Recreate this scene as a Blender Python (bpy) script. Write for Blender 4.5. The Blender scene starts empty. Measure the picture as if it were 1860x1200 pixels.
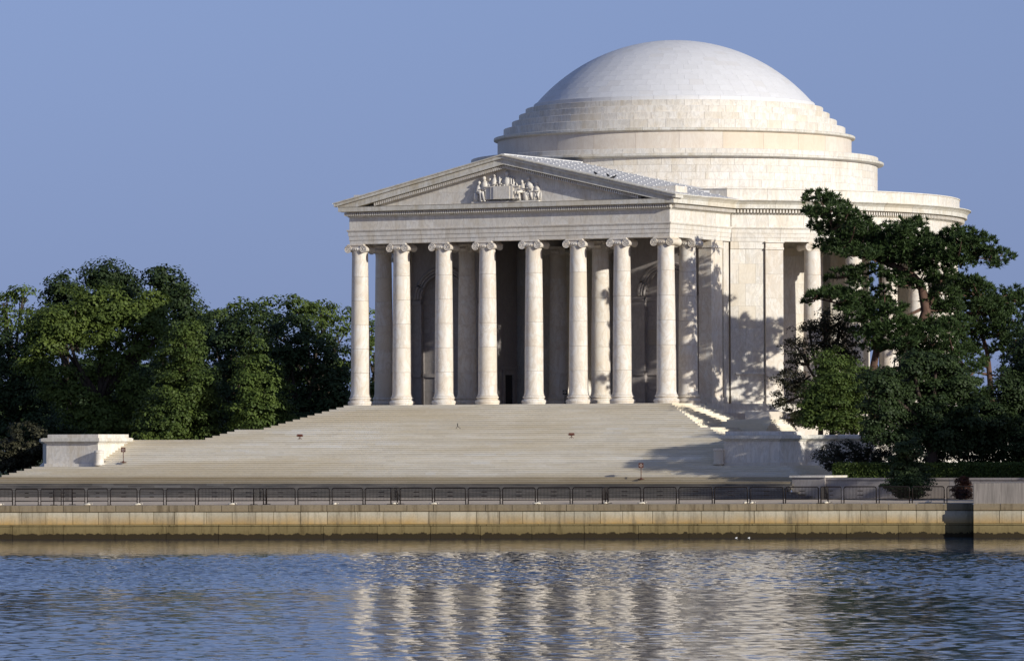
import bpy, bmesh, math, random
import numpy as np
from mathutils import Vector, Matrix
random.seed(7); rng = np.random.default_rng(11)
R = math.radians; PI = math.pi
S = bpy.context.scene; COL = S.collection

# ------------------------------------------------------------ camera
F, CW, CH = 9364.37, 1860.0, 1200.0
PHI, YAW, PITCH, ROLL, DIST = 0.456446, 0.031624, 0.022602, 0.003227, 440.0
CAM = Vector((DIST*math.sin(PHI), -DIST*math.cos(PHI), -3.42867))
AZ = PHI+YAW
fwh = Vector((-math.sin(AZ), math.cos(AZ), 0)); rth = Vector((math.cos(AZ), math.sin(AZ), 0)); upv = Vector((0, 0, 1))
fw = fwh*math.cos(PITCH)+upv*math.sin(PITCH); up = upv*math.cos(PITCH)-fwh*math.sin(PITCH)
rt = rth*math.cos(ROLL)-up*math.sin(ROLL); up = up*math.cos(ROLL)+rth*math.sin(ROLL)
cd = bpy.data.cameras.new('camera'); cam = bpy.data.objects.new('camera', cd); COL.objects.link(cam)
cd.sensor_width = 36; cd.lens = 36*F/CW; cd.clip_start = 1; cd.clip_end = 9000
cam.matrix_world = Matrix(((rt.x, up.x, -fw.x, CAM.x), (rt.y, up.y, -fw.y, CAM.y), (rt.z, up.z, -fw.z, CAM.z), (0, 0, 0, 1)))
S.camera = cam
def at(px, py, d):
    """point d metres into the scene along a line of sight of the photograph"""
    v = fw+rt*((px-930)/F)-up*((py-600)/F)
    return CAM+v*(d/v.dot(fwh))
def depth(x, y): return (Vector((x, y, 0))-CAM).dot(fwh)

# ------------------------------------------------------------ light
SUN_EL, SUN_BETA = 16.0, 74.5      # elevation; angle from the stair axis (-Y) towards +X
sv = Vector((math.sin(R(SUN_BETA))*math.cos(R(SUN_EL)), -math.cos(R(SUN_BETA))*math.cos(R(SUN_EL)), math.sin(R(SUN_EL))))
W = bpy.data.worlds.new('World'); S.world = W; W.use_nodes = True
nt = W.node_tree; nt.nodes.clear()
sky = nt.nodes.new('ShaderNodeTexSky'); sky.sky_type = 'NISHITA'; sky.sun_disc = False
sky.sun_elevation = R(SUN_EL); sky.sun_rotation = math.atan2(sv.x, sv.y)
sky.air_density = 1.0; sky.dust_density = 0.5; sky.ozone_density = 3.0; sky.altitude = 0
bg = nt.nodes.new('ShaderNodeBackground'); bg.inputs[1].default_value = 0.15
wo = nt.nodes.new('ShaderNodeOutputWorld')
# the haze layer near the horizon is thin that day: look the sky up a little higher than it stands
tc = nt.nodes.new('ShaderNodeTexCoord'); va = nt.nodes.new('ShaderNodeVectorMath'); va.operation = 'ADD'; va.inputs[1].default_value = (0, 0, .34)
vn = nt.nodes.new('ShaderNodeVectorMath'); vn.operation = 'NORMALIZE'
nt.links.new(tc.outputs['Generated'], va.inputs[0]); nt.links.new(va.outputs[0], vn.inputs[0]); nt.links.new(vn.outputs[0], sky.inputs[0])
tint = nt.nodes.new('ShaderNodeMix'); tint.data_type = 'RGBA'; tint.blend_type = 'MULTIPLY'; tint.inputs[0].default_value = 1; tint.inputs[7].default_value = (1.42, 1.06, 1.04, 1)
nt.links.new(sky.outputs[0], tint.inputs[6])
# a dull band of haze all round the horizon
sp_ = nt.nodes.new('ShaderNodeSeparateXYZ'); nt.links.new(tc.outputs['Generated'], sp_.inputs[0])
mr_ = nt.nodes.new('ShaderNodeMapRange'); nt.links.new(sp_.outputs[2], mr_.inputs[0])
for i_, v_ in ((1, .0), (2, .105), (3, .85), (4, .0)): mr_.inputs[i_].default_value = v_
hz = nt.nodes.new('ShaderNodeMix'); hz.data_type = 'RGBA'; hz.inputs[7].default_value = (1.14, 1.44, 2.46, 1)
nt.links.new(mr_.outputs[0], hz.inputs[0]); nt.links.new(tint.outputs[2], hz.inputs[6])
nt.links.new(hz.outputs[2], bg.inputs[0]); nt.links.new(bg.outputs[0], wo.inputs[0])
sl = bpy.data.lights.new('sun', 'SUN'); so = bpy.data.objects.new('sun', sl); COL.objects.link(so)
sl.energy = 4.25; sl.angle = R(0.55); sl.color = (1.0, 0.965, 0.875)
so.rotation_euler = sv.to_track_quat('Z', 'Y').to_euler(); so.location = (100, -40, 80)
S.view_settings.view_transform = 'Standard'; S.view_settings.look = 'None'
S.view_settings.gamma = 1; S.view_settings.use_curve_mapping = False; S.view_settings.exposure = 0.16
try:
    S.cycles.max_bounces = 6; S.cycles.transparent_max_bounces = 4; S.cycles.caustics_reflective = False
except Exception: pass

# ------------------------------------------------------------ materials
def mk(name):
    m = bpy.data.materials.new(name); m.use_nodes = True
    n = m.node_tree; b = n.nodes['Principled BSDF']; b.inputs['Specular IOR Level'].default_value = .22
    return m, n, b
def N(n, t, **k):
    x = n.nodes.new(t)
    for a, v in k.items(): setattr(x, a, v)
    return x
def mixc(n, fac, a, b, mode='MIX'):
    x = n.nodes.new('ShaderNodeMix'); x.data_type = 'RGBA'; x.blend_type = mode
    for i, v in ((0, fac), (6, a), (7, b)):
        if hasattr(v, 'is_linked') or hasattr(v, 'links'): n.links.new(v, x.inputs[i])
        elif isinstance(v, (tuple, list)): x.inputs[i].default_value = (*v[:3], 1)
        else: x.inputs[i].default_value = v
    return x.outputs[2]
def ramp(n, src, pts):
    x = n.nodes.new('ShaderNodeValToRGB'); e = x.color_ramp.elements
    while len(e) < len(pts): e.new(0.5)
    for i, (p, c) in enumerate(pts):
        e[i].position = p; e[i].color = (*c, 1) if isinstance(c, tuple) else (c, c, c, 1)
    n.links.new(src, x.inputs[0]); return x.outputs[0]
def noise(n, vec, scale, det=4, rough=.55, dist=0):
    x = N(n, 'ShaderNodeTexNoise'); x.inputs['Scale'].default_value = scale; x.inputs['Detail'].default_value = det
    x.inputs['Roughness'].default_value = rough; x.inputs['Distortion'].default_value = dist
    n.links.new(vec, x.inputs['Vector']); return x.outputs[0]
def posvec(n, scale=(1, 1, 1), rand=0.0):
    g = N(n, 'ShaderNodeNewGeometry'); mp = N(n, 'ShaderNodeMapping'); mp.inputs['Scale'].default_value = scale
    src = g.outputs['Position']
    if rand:
        oi = N(n, 'ShaderNodeObjectInfo'); mu = N(n, 'ShaderNodeVectorMath', operation='MULTIPLY_ADD')
        cb = N(n, 'ShaderNodeCombineXYZ')
        for i in range(3): n.links.new(oi.outputs['Random'], cb.inputs[i])
        mu.inputs[1].default_value = (rand, rand*1.7, rand*.6)
        n.links.new(cb.outputs[0], mu.inputs[0]); n.links.new(src, mu.inputs[2]); src = mu.outputs[0]
    n.links.new(src, mp.inputs[0]); return mp.outputs[0]
def bump(n, b, h, strength, dist=.02):
    x = N(n, 'ShaderNodeBump'); x.inputs['Strength'].default_value = strength; x.inputs['Distance'].default_value = dist
    n.links.new(h, x.inputs['Height']); n.links.new(x.outputs[0], b.inputs['Normal'])

def marble(name, base, dark, warm, var=.14, stain=.35, vein=.5, scale=1.0, rough=.55, odd=.55):
    m, n, b = mk(name)
    v = posvec(n, (1, 1, 1), 37.0)
    vv = posvec(n, (.9, .9, .35), 19.0)
    v1 = noise(n, v, .9*scale, 5, .6, 1.6)
    veins = ramp(n, noise(n, vv, 1.1*scale, 6, .62, 2.4), [(.44, 0.0), (.5, 1.0), (.56, 0.0)])
    c = mixc(n, ramp(n, v1, [(.3, 0.0), (.7, 1.0)]), base, warm)
    mv = N(n, 'ShaderNodeMath', operation='MULTIPLY'); n.links.new(veins, mv.inputs[0]); mv.inputs[1].default_value = vein
    c = mixc(n, mv.outputs[0], c, dark)
    oi = N(n, 'ShaderNodeObjectInfo')
    c = mixc(n, 1.0, c, ramp(n, oi.outputs['Random'], [(0, 1-var), (.5, 1-var*.35), (1, 1.0)]), 'MULTIPLY')
    c = mixc(n, ramp(n, oi.outputs['Random'], [(0, odd), (.07, odd*.9), (.12, 0.0), (1, 0.0)]), c, (base[0]*.93, base[1]*.84, base[2]*.70))
    # yellowish weather stains, streaked downwards
    st = noise(n, posvec(n, (1.3, 1.3, .22), 0), 1.0, 5, .65)
    sm = N(n, 'ShaderNodeMath', operation='MULTIPLY'); n.links.new(ramp(n, st, [(.5, 0.0), (.72, 1.0)]), sm.inputs[0]); sm.inputs[1].default_value = stain
    c = mixc(n, sm.outputs[0], c, (base[0]*.62, base[1]*.52, base[2]*.36))
    n.links.new(c, b.inputs['Base Color']); b.inputs['Roughness'].default_value = rough
    bump(n, b, noise(n, v, 9, 5), .25, .01)
    return m
M = {}
M['marble'] = marble('white_marble', (.73, .70, .65), (.46, .42, .37), (.70, .63, .53), var=.12, stain=.42, vein=.5)
M['column'] = marble('column_marble', (.72, .69, .64), (.50, .41, .31), (.68, .59, .48), var=.08, stain=.16, vein=.48, scale=.8)
M['dome'] = marble('dome_marble', (.66, .65, .65), (.55, .54, .54), (.64, .63, .62), var=.05, stain=.05, vein=.25, odd=.15)
M['tan'] = marble('tan_marble', (.68, .62, .54), (.56, .48, .40), (.65, .57, .48), var=.06, stain=.2)
M['cornice'] = marble('cornice_marble', (.68, .66, .61), (.40, .37, .31), (.62, .57, .47), var=.10, stain=.6, vein=.5)
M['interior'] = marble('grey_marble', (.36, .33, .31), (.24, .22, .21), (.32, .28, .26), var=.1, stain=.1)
M['roof'] = marble('roof_marble', (.60, .59, .59), (.5, .5, .5), (.58, .57, .56), var=.05, stain=.05)

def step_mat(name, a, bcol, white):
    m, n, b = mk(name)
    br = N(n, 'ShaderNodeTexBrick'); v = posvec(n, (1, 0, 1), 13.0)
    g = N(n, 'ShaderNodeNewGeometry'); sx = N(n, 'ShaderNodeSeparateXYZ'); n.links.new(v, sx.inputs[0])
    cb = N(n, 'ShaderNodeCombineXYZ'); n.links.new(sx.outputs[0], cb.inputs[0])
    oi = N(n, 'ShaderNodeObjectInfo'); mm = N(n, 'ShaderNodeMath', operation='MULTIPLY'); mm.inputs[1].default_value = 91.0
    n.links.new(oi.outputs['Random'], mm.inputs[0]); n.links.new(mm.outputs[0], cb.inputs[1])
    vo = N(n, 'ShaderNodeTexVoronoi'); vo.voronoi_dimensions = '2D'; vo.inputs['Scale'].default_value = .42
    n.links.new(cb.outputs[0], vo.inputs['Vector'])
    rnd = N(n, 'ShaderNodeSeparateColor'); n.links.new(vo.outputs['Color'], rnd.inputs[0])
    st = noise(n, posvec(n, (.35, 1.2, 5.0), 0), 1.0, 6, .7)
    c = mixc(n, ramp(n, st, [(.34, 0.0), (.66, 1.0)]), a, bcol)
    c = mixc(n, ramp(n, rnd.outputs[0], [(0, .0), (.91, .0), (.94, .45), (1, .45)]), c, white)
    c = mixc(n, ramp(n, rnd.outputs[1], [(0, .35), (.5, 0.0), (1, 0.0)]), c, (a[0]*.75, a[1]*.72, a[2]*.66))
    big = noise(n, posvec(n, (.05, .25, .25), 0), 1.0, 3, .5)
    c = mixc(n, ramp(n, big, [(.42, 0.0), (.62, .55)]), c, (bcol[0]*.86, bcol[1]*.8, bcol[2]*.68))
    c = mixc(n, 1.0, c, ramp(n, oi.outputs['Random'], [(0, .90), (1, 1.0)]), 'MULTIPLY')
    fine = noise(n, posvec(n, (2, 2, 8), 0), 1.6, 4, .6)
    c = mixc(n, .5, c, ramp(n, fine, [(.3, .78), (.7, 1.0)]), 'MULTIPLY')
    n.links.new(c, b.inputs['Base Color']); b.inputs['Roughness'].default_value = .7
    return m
M['step'] = step_mat('stair_stone', (.82, .765, .66), (.75, .67, .52), (.84, .82, .77))
M['granite'] = step_mat('stair_granite', (.52, .44, .31), (.44, .36, .24), (.52, .46, .36))
M['darkstep'] = step_mat('dark_stair_stone', (.27, .24, .205), (.10, .095, .09), (.36, .34, .31))  # much darker than the main stairs, varied in broad patches

def simple(name, col, rough=.8, var=.2, scale=3, metallic=0, bmp=0, st=(1, 1, 1)):
    m, n, b = mk(name); v = posvec(n, st, 5.0)
    f = noise(n, v, scale, 5, .6)
    c = mixc(n, ramp(n, f, [(.3, 0.0), (.7, 1.0)]), tuple(x*(1-var) for x in col), tuple(min(1, x*(1+var)) for x in col))
    n.links.new(c, b.inputs['Base Color']); b.inputs['Roughness'].default_value = rough; b.inputs['Metallic'].default_value = metallic
    if bmp: bump(n, b, f, bmp, .05)
    return m
M['paving'] = simple('plaza_paving', (.52, .42, .31), .85, .15, .8)
M['road'] = simple('road_paving', (.34, .31, .27), .85, .12, .6)
M['grass'] = simple('grass_ground', (.075, .10, .035), .95, .35, .9)
M['gravel'] = simple('terrace_gravel', (.34, .27, .18), .95, .2, 2)
M['earth'] = simple('dark_soil', (.06, .05, .035), .95, .3, 1)
M['iron'] = simple('black_iron', (.012, .008, .007), .5, .2, 5)
M['brown'] = simple('brown_metal', (.10, .035, .022), .5, .2, 5)
M['bronze'] = simple('dark_bronze', (.02, .018, .018), .5, .2, 5)
M['bag'] = simple('white_sandbag', (.60, .55, .45), .9, .15, 6)
M['feather'] = simple('black_feathers', (.015, .015, .018), .6, .2, 8)
M['gull'] = simple('white_feathers', (.75, .75, .74), .7, .1, 8)
M['signface'] = simple('sign_lettering', (.55, .5, .45), .6, .1, 8)
M['bark'] = simple('bark', (.052, .040, .030), .95, .35, 2.2, bmp=.5, st=(2, 2, .5))
M['pinebark'] = simple('pine_bark', (.105, .062, .045), .95, .35, 2.2, bmp=.5, st=(2, 2, .5))
M['darkbark'] = simple('dark_bark', (.05, .036, .028), .95, .3, 2.2, bmp=.5)

def seastone(name, top, bot, z0, z1, rough=.85, var=.2, algae=None, wet=False):
    """stone with yellow waterline stains whose height is a fact of the wall"""
    m, n, b = mk(name)
    g = N(n, 'ShaderNodeNewGeometry'); s = N(n, 'ShaderNodeSeparateXYZ'); n.links.new(g.outputs['Position'], s.inputs[0])
    mr = N(n, 'ShaderNodeMapRange'); mr.inputs[1].default_value = z0; mr.inputs[2].default_value = z1
    nz = noise(n, posvec(n, (1, 1, 1), 0), .9, 5, .65)
    ad = N(n, 'ShaderNodeMath', operation='MULTIPLY_ADD'); n.links.new(nz, ad.inputs[0]); ad.inputs[1].default_value = .5; 
    sb = N(n, 'ShaderNodeMath', operation='SUBTRACT'); n.links.new(s.outputs[2], sb.inputs[0]); sb.inputs[1].default_value = .25
    n.links.new(sb.outputs[0], ad.inputs[2]); n.links.new(ad.outputs[0], mr.inputs[0])
    c = mixc(n, mr.outputs[0], bot, top)
    st = noise(n, posvec(n, (2.2, 2.2, .25), 0), 1.0, 5, .7)
    c = mixc(n, ramp(n, st, [(.5, 0.0), (.68, .75)]), c, (top[0]*.38, top[1]*.35, top[2]*.30))
    oi = N(n, 'ShaderNodeObjectInfo')
    c = mixc(n, 1.0, c, ramp(n, oi.outputs['Random'], [(0, 1-var), (1, 1.0)]), 'MULTIPLY')
    gr = noise(n, posvec(n, (1, 1, 1), 9), 7, 5, .7)
    c = mixc(n, .6, c, ramp(n, gr, [(.3, .7), (.7, 1.0)]), 'MULTIPLY')
    if algae is not None:
        an = noise(n, posvec(n, (1.2, 1.2, .6), 0), 1.6, 5, .75)
        a2 = N(n, 'ShaderNodeMath', operation='MULTIPLY_ADD'); n.links.new(an, a2.inputs[0]); a2.inputs[1].default_value = -.8
        n.links.new(s.outputs[2], a2.inputs[2])
        lt = N(n, 'ShaderNodeMath', operation='LESS_THAN'); n.links.new(a2.outputs[0], lt.inputs[0]); lt.inputs[1].default_value = algae
        c = mixc(n, lt.outputs[0], c, (.030, .021, .009))
    n.links.new(c, b.inputs['Base Color']); b.inputs['Roughness'].default_value = rough
    bump(n, b, gr, .5, .03)
    return m
ZW = -9.62          # water level
M['coping'] = seastone('seawall_coping_stone', (.27, .215, .14), (.29, .21, .11), -8.0, -7.5)
M['wallstone'] = seastone('seawall_stone', (.53, .47, .35), (.48, .30, .10), -8.72, -7.95, var=.25)
M['wallbase'] = seastone('seawall_base_stone', (.24, .185, .085), (.17, .125, .05), -9.6, -8.8, var=.1, algae=-9.70)

def leaf_mat(name, a, b_, trans=.25):
    m, n, b = mk(name)
    at_ = N(n, 'ShaderNodeAttribute'); at_.attribute_name = 'tint'
    oi = N(n, 'ShaderNodeObjectInfo')
    c = mixc(n, at_.outputs['Fac'], a, b_)
    c = mixc(n, 1.0, c, ramp(n, oi.outputs['Random'], [(0, .85), (1, 1.0)]), 'MULTIPLY')
    n.links.new(c, b.inputs['Base Color']); b.inputs['Roughness'].default_value = .6
    tr = N(n, 'ShaderNodeBsdfTranslucent'); n.links.new(c, tr.inputs[0])
    mx = N(n, 'ShaderNodeMixShader'); mx.inputs[0].default_value = trans
    o = n.nodes['Material Output']
    n.links.new(b.outputs[0], mx.inputs[1]); n.links.new(tr.outputs[0], mx.inputs[2]); n.links.new(mx.outputs[0], o.inputs[0])
    return m
M['leaf'] = leaf_mat('green_leaves', (.054, .084, .017), (.140, .185, .036))
M['leaf_light'] = leaf_mat('light_green_leaves', (.06, .095, .02), (.145, .195, .045), .35)
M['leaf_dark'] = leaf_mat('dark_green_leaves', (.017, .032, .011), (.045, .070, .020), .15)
M['leaf_mid'] = leaf_mat('mid_green_leaves', (.040, .068, .015), (.108, .150, .030), .2)
M['needle'] = leaf_mat('pine_needles', (.018, .036, .013), (.06, .098, .026), .15)
M['leaf_rust'] = leaf_mat('rusty_leaves', (.045, .018, .010), (.11, .04, .018), .2)
M['leaf_brown'] = leaf_mat('brownish_leaves', (.022, .024, .014), (.06, .056, .028), .15)

# ------------------------------------------------------------ mesh helpers
WORLD = {}     # things whose parts are laid out in world coordinates
def link(o, parent=None):
    COL.objects.link(o)
    if parent is not None:
        o.parent = parent
        if parent.name in WORLD: o.matrix_parent_inverse = WORLD[parent.name]
    return o
def world(o):
    WORLD[o.name] = Matrix.Translation(o.location).inverted(); return o
def mesh_obj(name, verts, faces, mat, parent=None, smooth=False):
    me = bpy.data.meshes.new(name); me.from_pydata([tuple(v) for v in verts], [], faces); me.update()
    if mat: me.materials.append(mat)
    if smooth: me.polygons.foreach_set('use_smooth', [True]*len(me.polygons))
    return link(bpy.data.objects.new(name, me), parent)
def empty(name, loc, label=None, cat=None, group=None, kind=None):
    o = bpy.data.objects.new(name, None); COL.objects.link(o); o.location = loc; o.empty_display_size = .5
    return tag(o, label, cat, group, kind)
def tag(o, label=None, cat=None, group=None, kind=None):
    if label: o['label'] = label
    if cat: o['category'] = cat
    if group: o['group'] = group
    if kind: o['kind'] = kind
    return o
class MB:
    def __init__(s): s.v = []; s.f = []
    def add(s, v, f):
        k = len(s.v); s.v += [tuple(x) for x in v]; s.f += [tuple(i+k for i in q) for q in f]; return s
    def box(s, x0, x1, y0, y1, z0, z1):
        return s.add([(x0, y0, z0), (x1, y0, z0), (x1, y1, z0), (x0, y1, z0), (x0, y0, z1), (x1, y0, z1), (x1, y1, z1), (x0, y1, z1)],
                     [(3, 2, 1, 0), (4, 5, 6, 7), (0, 1, 5, 4), (1, 2, 6, 5), (2, 3, 7, 6), (3, 0, 4, 7)])
    def xf(s, mat): s.v = [tuple(mat @ Vector(p)) for p in s.v]; return s
    def lathe(s, prof, seg=32, a0=0, a1=2*PI, c=(0, 0, 0)):
        full = abs(a1-a0-2*PI) < 1e-6; na = seg if full else seg+1; v = []; f = []
        for i in range(na):
            a = a0+(a1-a0)*i/seg
            for r, z in prof: v.append((c[0]+r*math.cos(a), c[1]+r*math.sin(a), c[2]+z))
        m = len(prof)
        for i in range(seg):
            j = (i+1) % na
            for k in range(m-1): f.append((i*m+k, j*m+k, j*m+k+1, i*m+k+1))
        return s.add(v, f)
    def tube(s, pts, rad, seg=6, cap=True):
        pts = [Vector(p) for p in pts]; v = []; f = []; n = len(pts)
        for i, p in enumerate(pts):
            d = (pts[min(i+1, n-1)]-pts[max(i-1, 0)]).normalized()
            a = d.cross(Vector((0, 0, 1)) if abs(d.z) < .9 else Vector((1, 0, 0))).normalized(); b = d.cross(a)
            r = rad[i] if isinstance(rad, (list, tuple)) else rad
            for k in range(seg):
                t = 2*PI*k/seg; v.append(p+a*math.cos(t)*r+b*math.sin(t)*r)
        for i in range(n-1):
            for k in range(seg):
                q = (k+1) % seg; f.append((i*seg+k, i*seg+q, (i+1)*seg+q, (i+1)*seg+k))
        if cap: f.append(tuple(range(seg))[::-1]); f.append(tuple((n-1)*seg+k for k in range(seg)))
        return s.add(v, f)
    def prism(s, poly, a0, a1, axis='z'):
        n = len(poly)
        def P(u, w, t): return (u, w, t) if axis == 'z' else ((u, t, w) if axis == 'y' else (t, u, w))
        v = [P(u, w, a0) for u, w in poly]+[P(u, w, a1) for u, w in poly]
        f = [tuple(range(n))[::-1], tuple(range(n, 2*n))]+[(i, (i+1) % n, n+(i+1) % n, n+i) for i in range(n)]
        return s.add(v, f)
    def build(s, name, mat, parent=None, smooth=False, bevel=0, norm=True, auto=None):
        me = bpy.data.meshes.new(name); me.from_pydata(s.v, [], s.f); me.update()
        if norm:
            bm = bmesh.new(); bm.from_mesh(me); bmesh.ops.recalc_face_normals(bm, faces=bm.faces); bm.to_mesh(me); bm.free()
        me.materials.append(mat)
        if smooth: me.polygons.foreach_set('use_smooth', [True]*len(me.polygons))
        if auto:
            me.polygons.foreach_set('use_smooth', [True]*len(me.polygons)); me.set_sharp_from_angle(angle=R(auto))
        return link(bpy.data.objects.new(name, me), parent)
def pos(az, r, z=0):   # building azimuth: 0 = towards the stairs, 90 = +X
    a = R(az); return Vector((r*math.sin(a), -r*math.cos(a), z))

# curved stones: closed profile [(radial, z)...] swept between azimuths
def arc_stone(mb, a0, a1, prof, seg=3):
    m = len(prof); v = []; f = []
    for i in range(seg+1):
        a = a0+(a1-a0)*i/seg
        for r, z in prof: v.append(pos(a, r, z))
    for i in range(seg):
        for k in range(m): f.append((i*m+k, i*m+(k+1) % m, (i+1)*m+(k+1) % m, (i+1)*m+k))
    f.append(tuple(range(m))); f.append(tuple(seg*m+k for k in range(m))[::-1]); mb.add(v, f)
VIS0, VIS1 = math.degrees(PHI)-97, math.degrees(PHI)+97
def ring_stones(name, parent, mat, prof, length, a0=-180., a1=180., gap=.02, off=0., seg=None, jitter=.0):
    """one course of stones; the far half is joined into one piece"""
    rm = max(p[0] for p in prof); nst = max(3, int(round(R(a1-a0)*rm/length)))
    back = MB(); g = math.degrees(gap/rm)/2; full = abs(a1-a0-360) < .1
    for i in range(nst):
        w = (a1-a0)/nst; s = a0+w*i+(w*off if full else 0); e = s+w
        mid = (s+e)/2; mm = (mid-VIS0) % 360
        if jitter and not full: pass
        sg = seg or max(1, int(math.ceil(w/2.5)))
        if mm < VIS1-VIS0:
            mb = MB(); arc_stone(mb, s+g, e-g, prof, sg); mb.build(name, mat, parent, auto=30)
        else: arc_stone(back, s+g, e-g, prof, sg)
    if back.v:
        o = back.build(name+'_mass', mat, parent, auto=30); o['kind'] = 'stuff'

def line_stones(name, parent, mat, p0, p1, out, prof, length, gap=.014, mitre0=0, mitre1=0, n=None):
    """stones along a straight run; prof = closed [(outward, z)]; the end stones are mitred"""
    p0, p1 = Vector(p0), Vector(p1); out = Vector(out); L = (p1-p0).length; d = (p1-p0)/L
    n = n or max(1, int(round(L/length)))
    for i in range(n):
        s, e = L*i/n, L*(i+1)/n; v = []
        for end, q, mt in ((0, s, mitre0 if i == 0 else 0), (1, e, mitre1 if i == n-1 else 0)):
            for o_, z in prof:
                sh = mt*o_*(-1 if end == 0 else 1)
                gg = 0 if mt else (gap/2 if end == 0 else -gap/2)
                v.append(Vector((p0.x, p0.y, 0))+d*(q+sh+gg)+out*o_+Vector((0, 0, z)))
        m = len(prof)
        f = [tuple(range(m))[::-1], tuple(range(m, 2*m))]+[(k, (k+1) % m, m+(k+1) % m, m+k) for k in range(m)]
        MB().add(v, f).build(name, mat, parent)

# ------------------------------------------------------------ ground, water
WL0, WL1 = at(0, 978.5, 354.8), at(1860, 975.2, 349.0)
wd = (Vector((WL1.x, WL1.y, 0))-Vector((WL0.x, WL0.y, 0))).normalized()       # along the sea wall, left to right
wn = Vector((wd.y, -wd.x, 0))                                                # towards the water
WC = Vector((WL0.x, WL0.y, 0))
def sw(s, o=0, z=0): return WC+wd*s+wn*o+Vector((0, 0, z))
ZC = -7.36                                                                    # coping top
def s_of(px):
    v = fw+rt*((px-930)/F); a = Vector((v.x, v.y)); # intersect view ray with wall line in plan
    A = np.array([[v.x, -wd.x], [v.y, -wd.y]]); bb = np.array([WC.x-CAM.x, WC.y-CAM.y])
    return float(np.linalg.solve(A, bb)[1])
def build_ground():
    # water: a flat sheet out to the far shore, and real wavelets over the stretch the photograph shows
    m, n, bs = mk('basin_water')
    bs.inputs['Base Color'].default_value = (.014, .034, .070, 1); bs.inputs['Roughness'].default_value = .05
    bs.inputs['IOR'].default_value = 1.33; bs.inputs['Specular IOR Level'].default_value = .5
    g = N(n, 'ShaderNodeNewGeometry')
    bump(n, bs, noise(n, g.outputs['Position'], 6.0, 2, .5), .35, .012)
    a, b = sw(-2500, -.6), sw(2500, -.6); c, d = sw(2500, 2500), sw(-2500, 2500)
    w = mesh_obj('water', [(p.x, p.y, ZW-.16) for p in (a, b, c, d)], [(0, 3, 2, 1)], m)
    tag(w, kind='structure')
    r2 = np.random.default_rng(5)
    s0, s1, ns, no = s_of(930)-47.0, s_of(930)+47.0, 590, 1080
    o_ = np.linspace(-.55, 222, no); s_ = np.linspace(s0, s1, ns)
    OO, SS = np.meshgrid(o_, s_, indexing='ij')
    def lattice(f, seed, x, y):     # smooth random patches
        q = np.random.default_rng(seed); z = 0
        for _ in range(9):
            k = f*q.uniform(.5, 1.6); t = q.uniform(0, 2*PI); z = z+np.sin(k*(x*math.cos(t)+y*math.sin(t))+q.uniform(0, 6.28))
        return z/3.0
    patch = lattice(.07, 3, SS, OO)
    dist = OO+12*lattice(.05, 4, SS*1.0, OO*.4)
    pr = np.interp(dist, [0, 18, 48, 70, 88, 118, 142, 170, 230], [.07, .09, .20, 1.2, 1.6, 1.4, .66, .50, .47])
    pr = pr*(1+.22*patch)
    hgt = np.zeros_like(OO)
    for lam in np.concatenate([r2.uniform(.48, 1.1, 46), r2.uniform(1.1, 2.4, 24), r2.uniform(2.6, 5.5, 10)]):
        t = R(90)+R(r2.normal(0, 42)); k = 2*PI/lam
        A = .0150*lam/(2*PI)*(1.3 if lam < 1.1 else (.55 if lam < 2.6 else .15))
        ph = r2.uniform(0, 2*PI)+.8*lattice(.25, int(r2.integers(1e6)), SS, OO) if lam > 1.1 else r2.uniform(0, 2*PI)
        arg = k*(SS*math.cos(t)+OO*math.sin(t))+ph
        hgt += A*(np.sin(arg)+.18*np.cos(2*arg))
    Z = ZW+hgt*pr
    X = WC.x+wd.x*SS+wn.x*OO; Y = WC.y+wd.y*SS+wn.y*OO
    co = np.stack([X, Y, Z], -1).reshape(-1, 3).astype(np.float32)
    idx = np.arange(no*ns, dtype=np.int32).reshape(no, ns)
    q = np.stack([idx[:-1, :-1], idx[1:, :-1], idx[1:, 1:], idx[:-1, 1:]], -1).reshape(-1, 4)
    me = bpy.data.meshes.new('water_waves'); me.vertices.add(len(co)); me.loops.add(q.size); me.polygons.add(len(q))
    me.vertices.foreach_set('co', co.reshape(-1)); me.loops.foreach_set('vertex_index', q.reshape(-1))
    me.polygons.foreach_set('loop_start', np.arange(0, q.size, 4, dtype=np.int32)); me.polygons.foreach_set('loop_total', np.full(len(q), 4, np.int32))
    me.polygons.foreach_set('use_smooth', np.ones(len(q), bool)); me.update(calc_edges=True); me.materials.append(m)
    w2 = link(bpy.data.objects.new('water_waves', me), w)
    # lawn to the horizon (behind and beside the memorial), road and plaza
    a, b = sw(-2500, -14), sw(2500, -14); c, d = a+Vector((-1200, 4500, 0)), b+Vector((-1200, 4500, 0))
    g = mesh_obj('ground', [(p.x, p.y, -6.10) for p in (Vector((-2500, -50.5, 0)), Vector((2500, -50.5, 0)), Vector((2500, 5000, 0)), Vector((-2500, 5000, 0)))], [(0, 1, 2, 3)], M['grass'])
    tag(g, kind='structure')
    r = MB().box(-260, 37.50, -57.0, -40, -6.6, -5.99); o = r.build('road', M['road']); tag(o, kind='structure')
    o = MB().box(40.0, 300, -56.7, -50.4, -6.6, -5.95).build('lawn', M['grass']); tag(o, kind='structure')
    # plaza: slopes from the stairs to the sea wall
    pts = []
    for i in range(41):
        s = -300+i*16
        q = sw(s, -.25)
        pts.append((q.x, q.y, ZC+.0))
    back = [(300, -56.75, -7.16), (-300, -56.75, -7.16)]
    far = [p for p in pts if p[1] < -60.6]
    poly = far+[back[0], back[1]]
    poly = [p for p in far]; last = far[-1]
    me = MB()
    nf = len(far); v = list(far)+[(p[0], -56.75, -7.16) for p in far]
    me.add(v, [(i, i+1, nf+i+1, nf+i) for i in range(nf-1)])
    o = me.build('plaza', M['paving']); tag(o, kind='structure')
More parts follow.
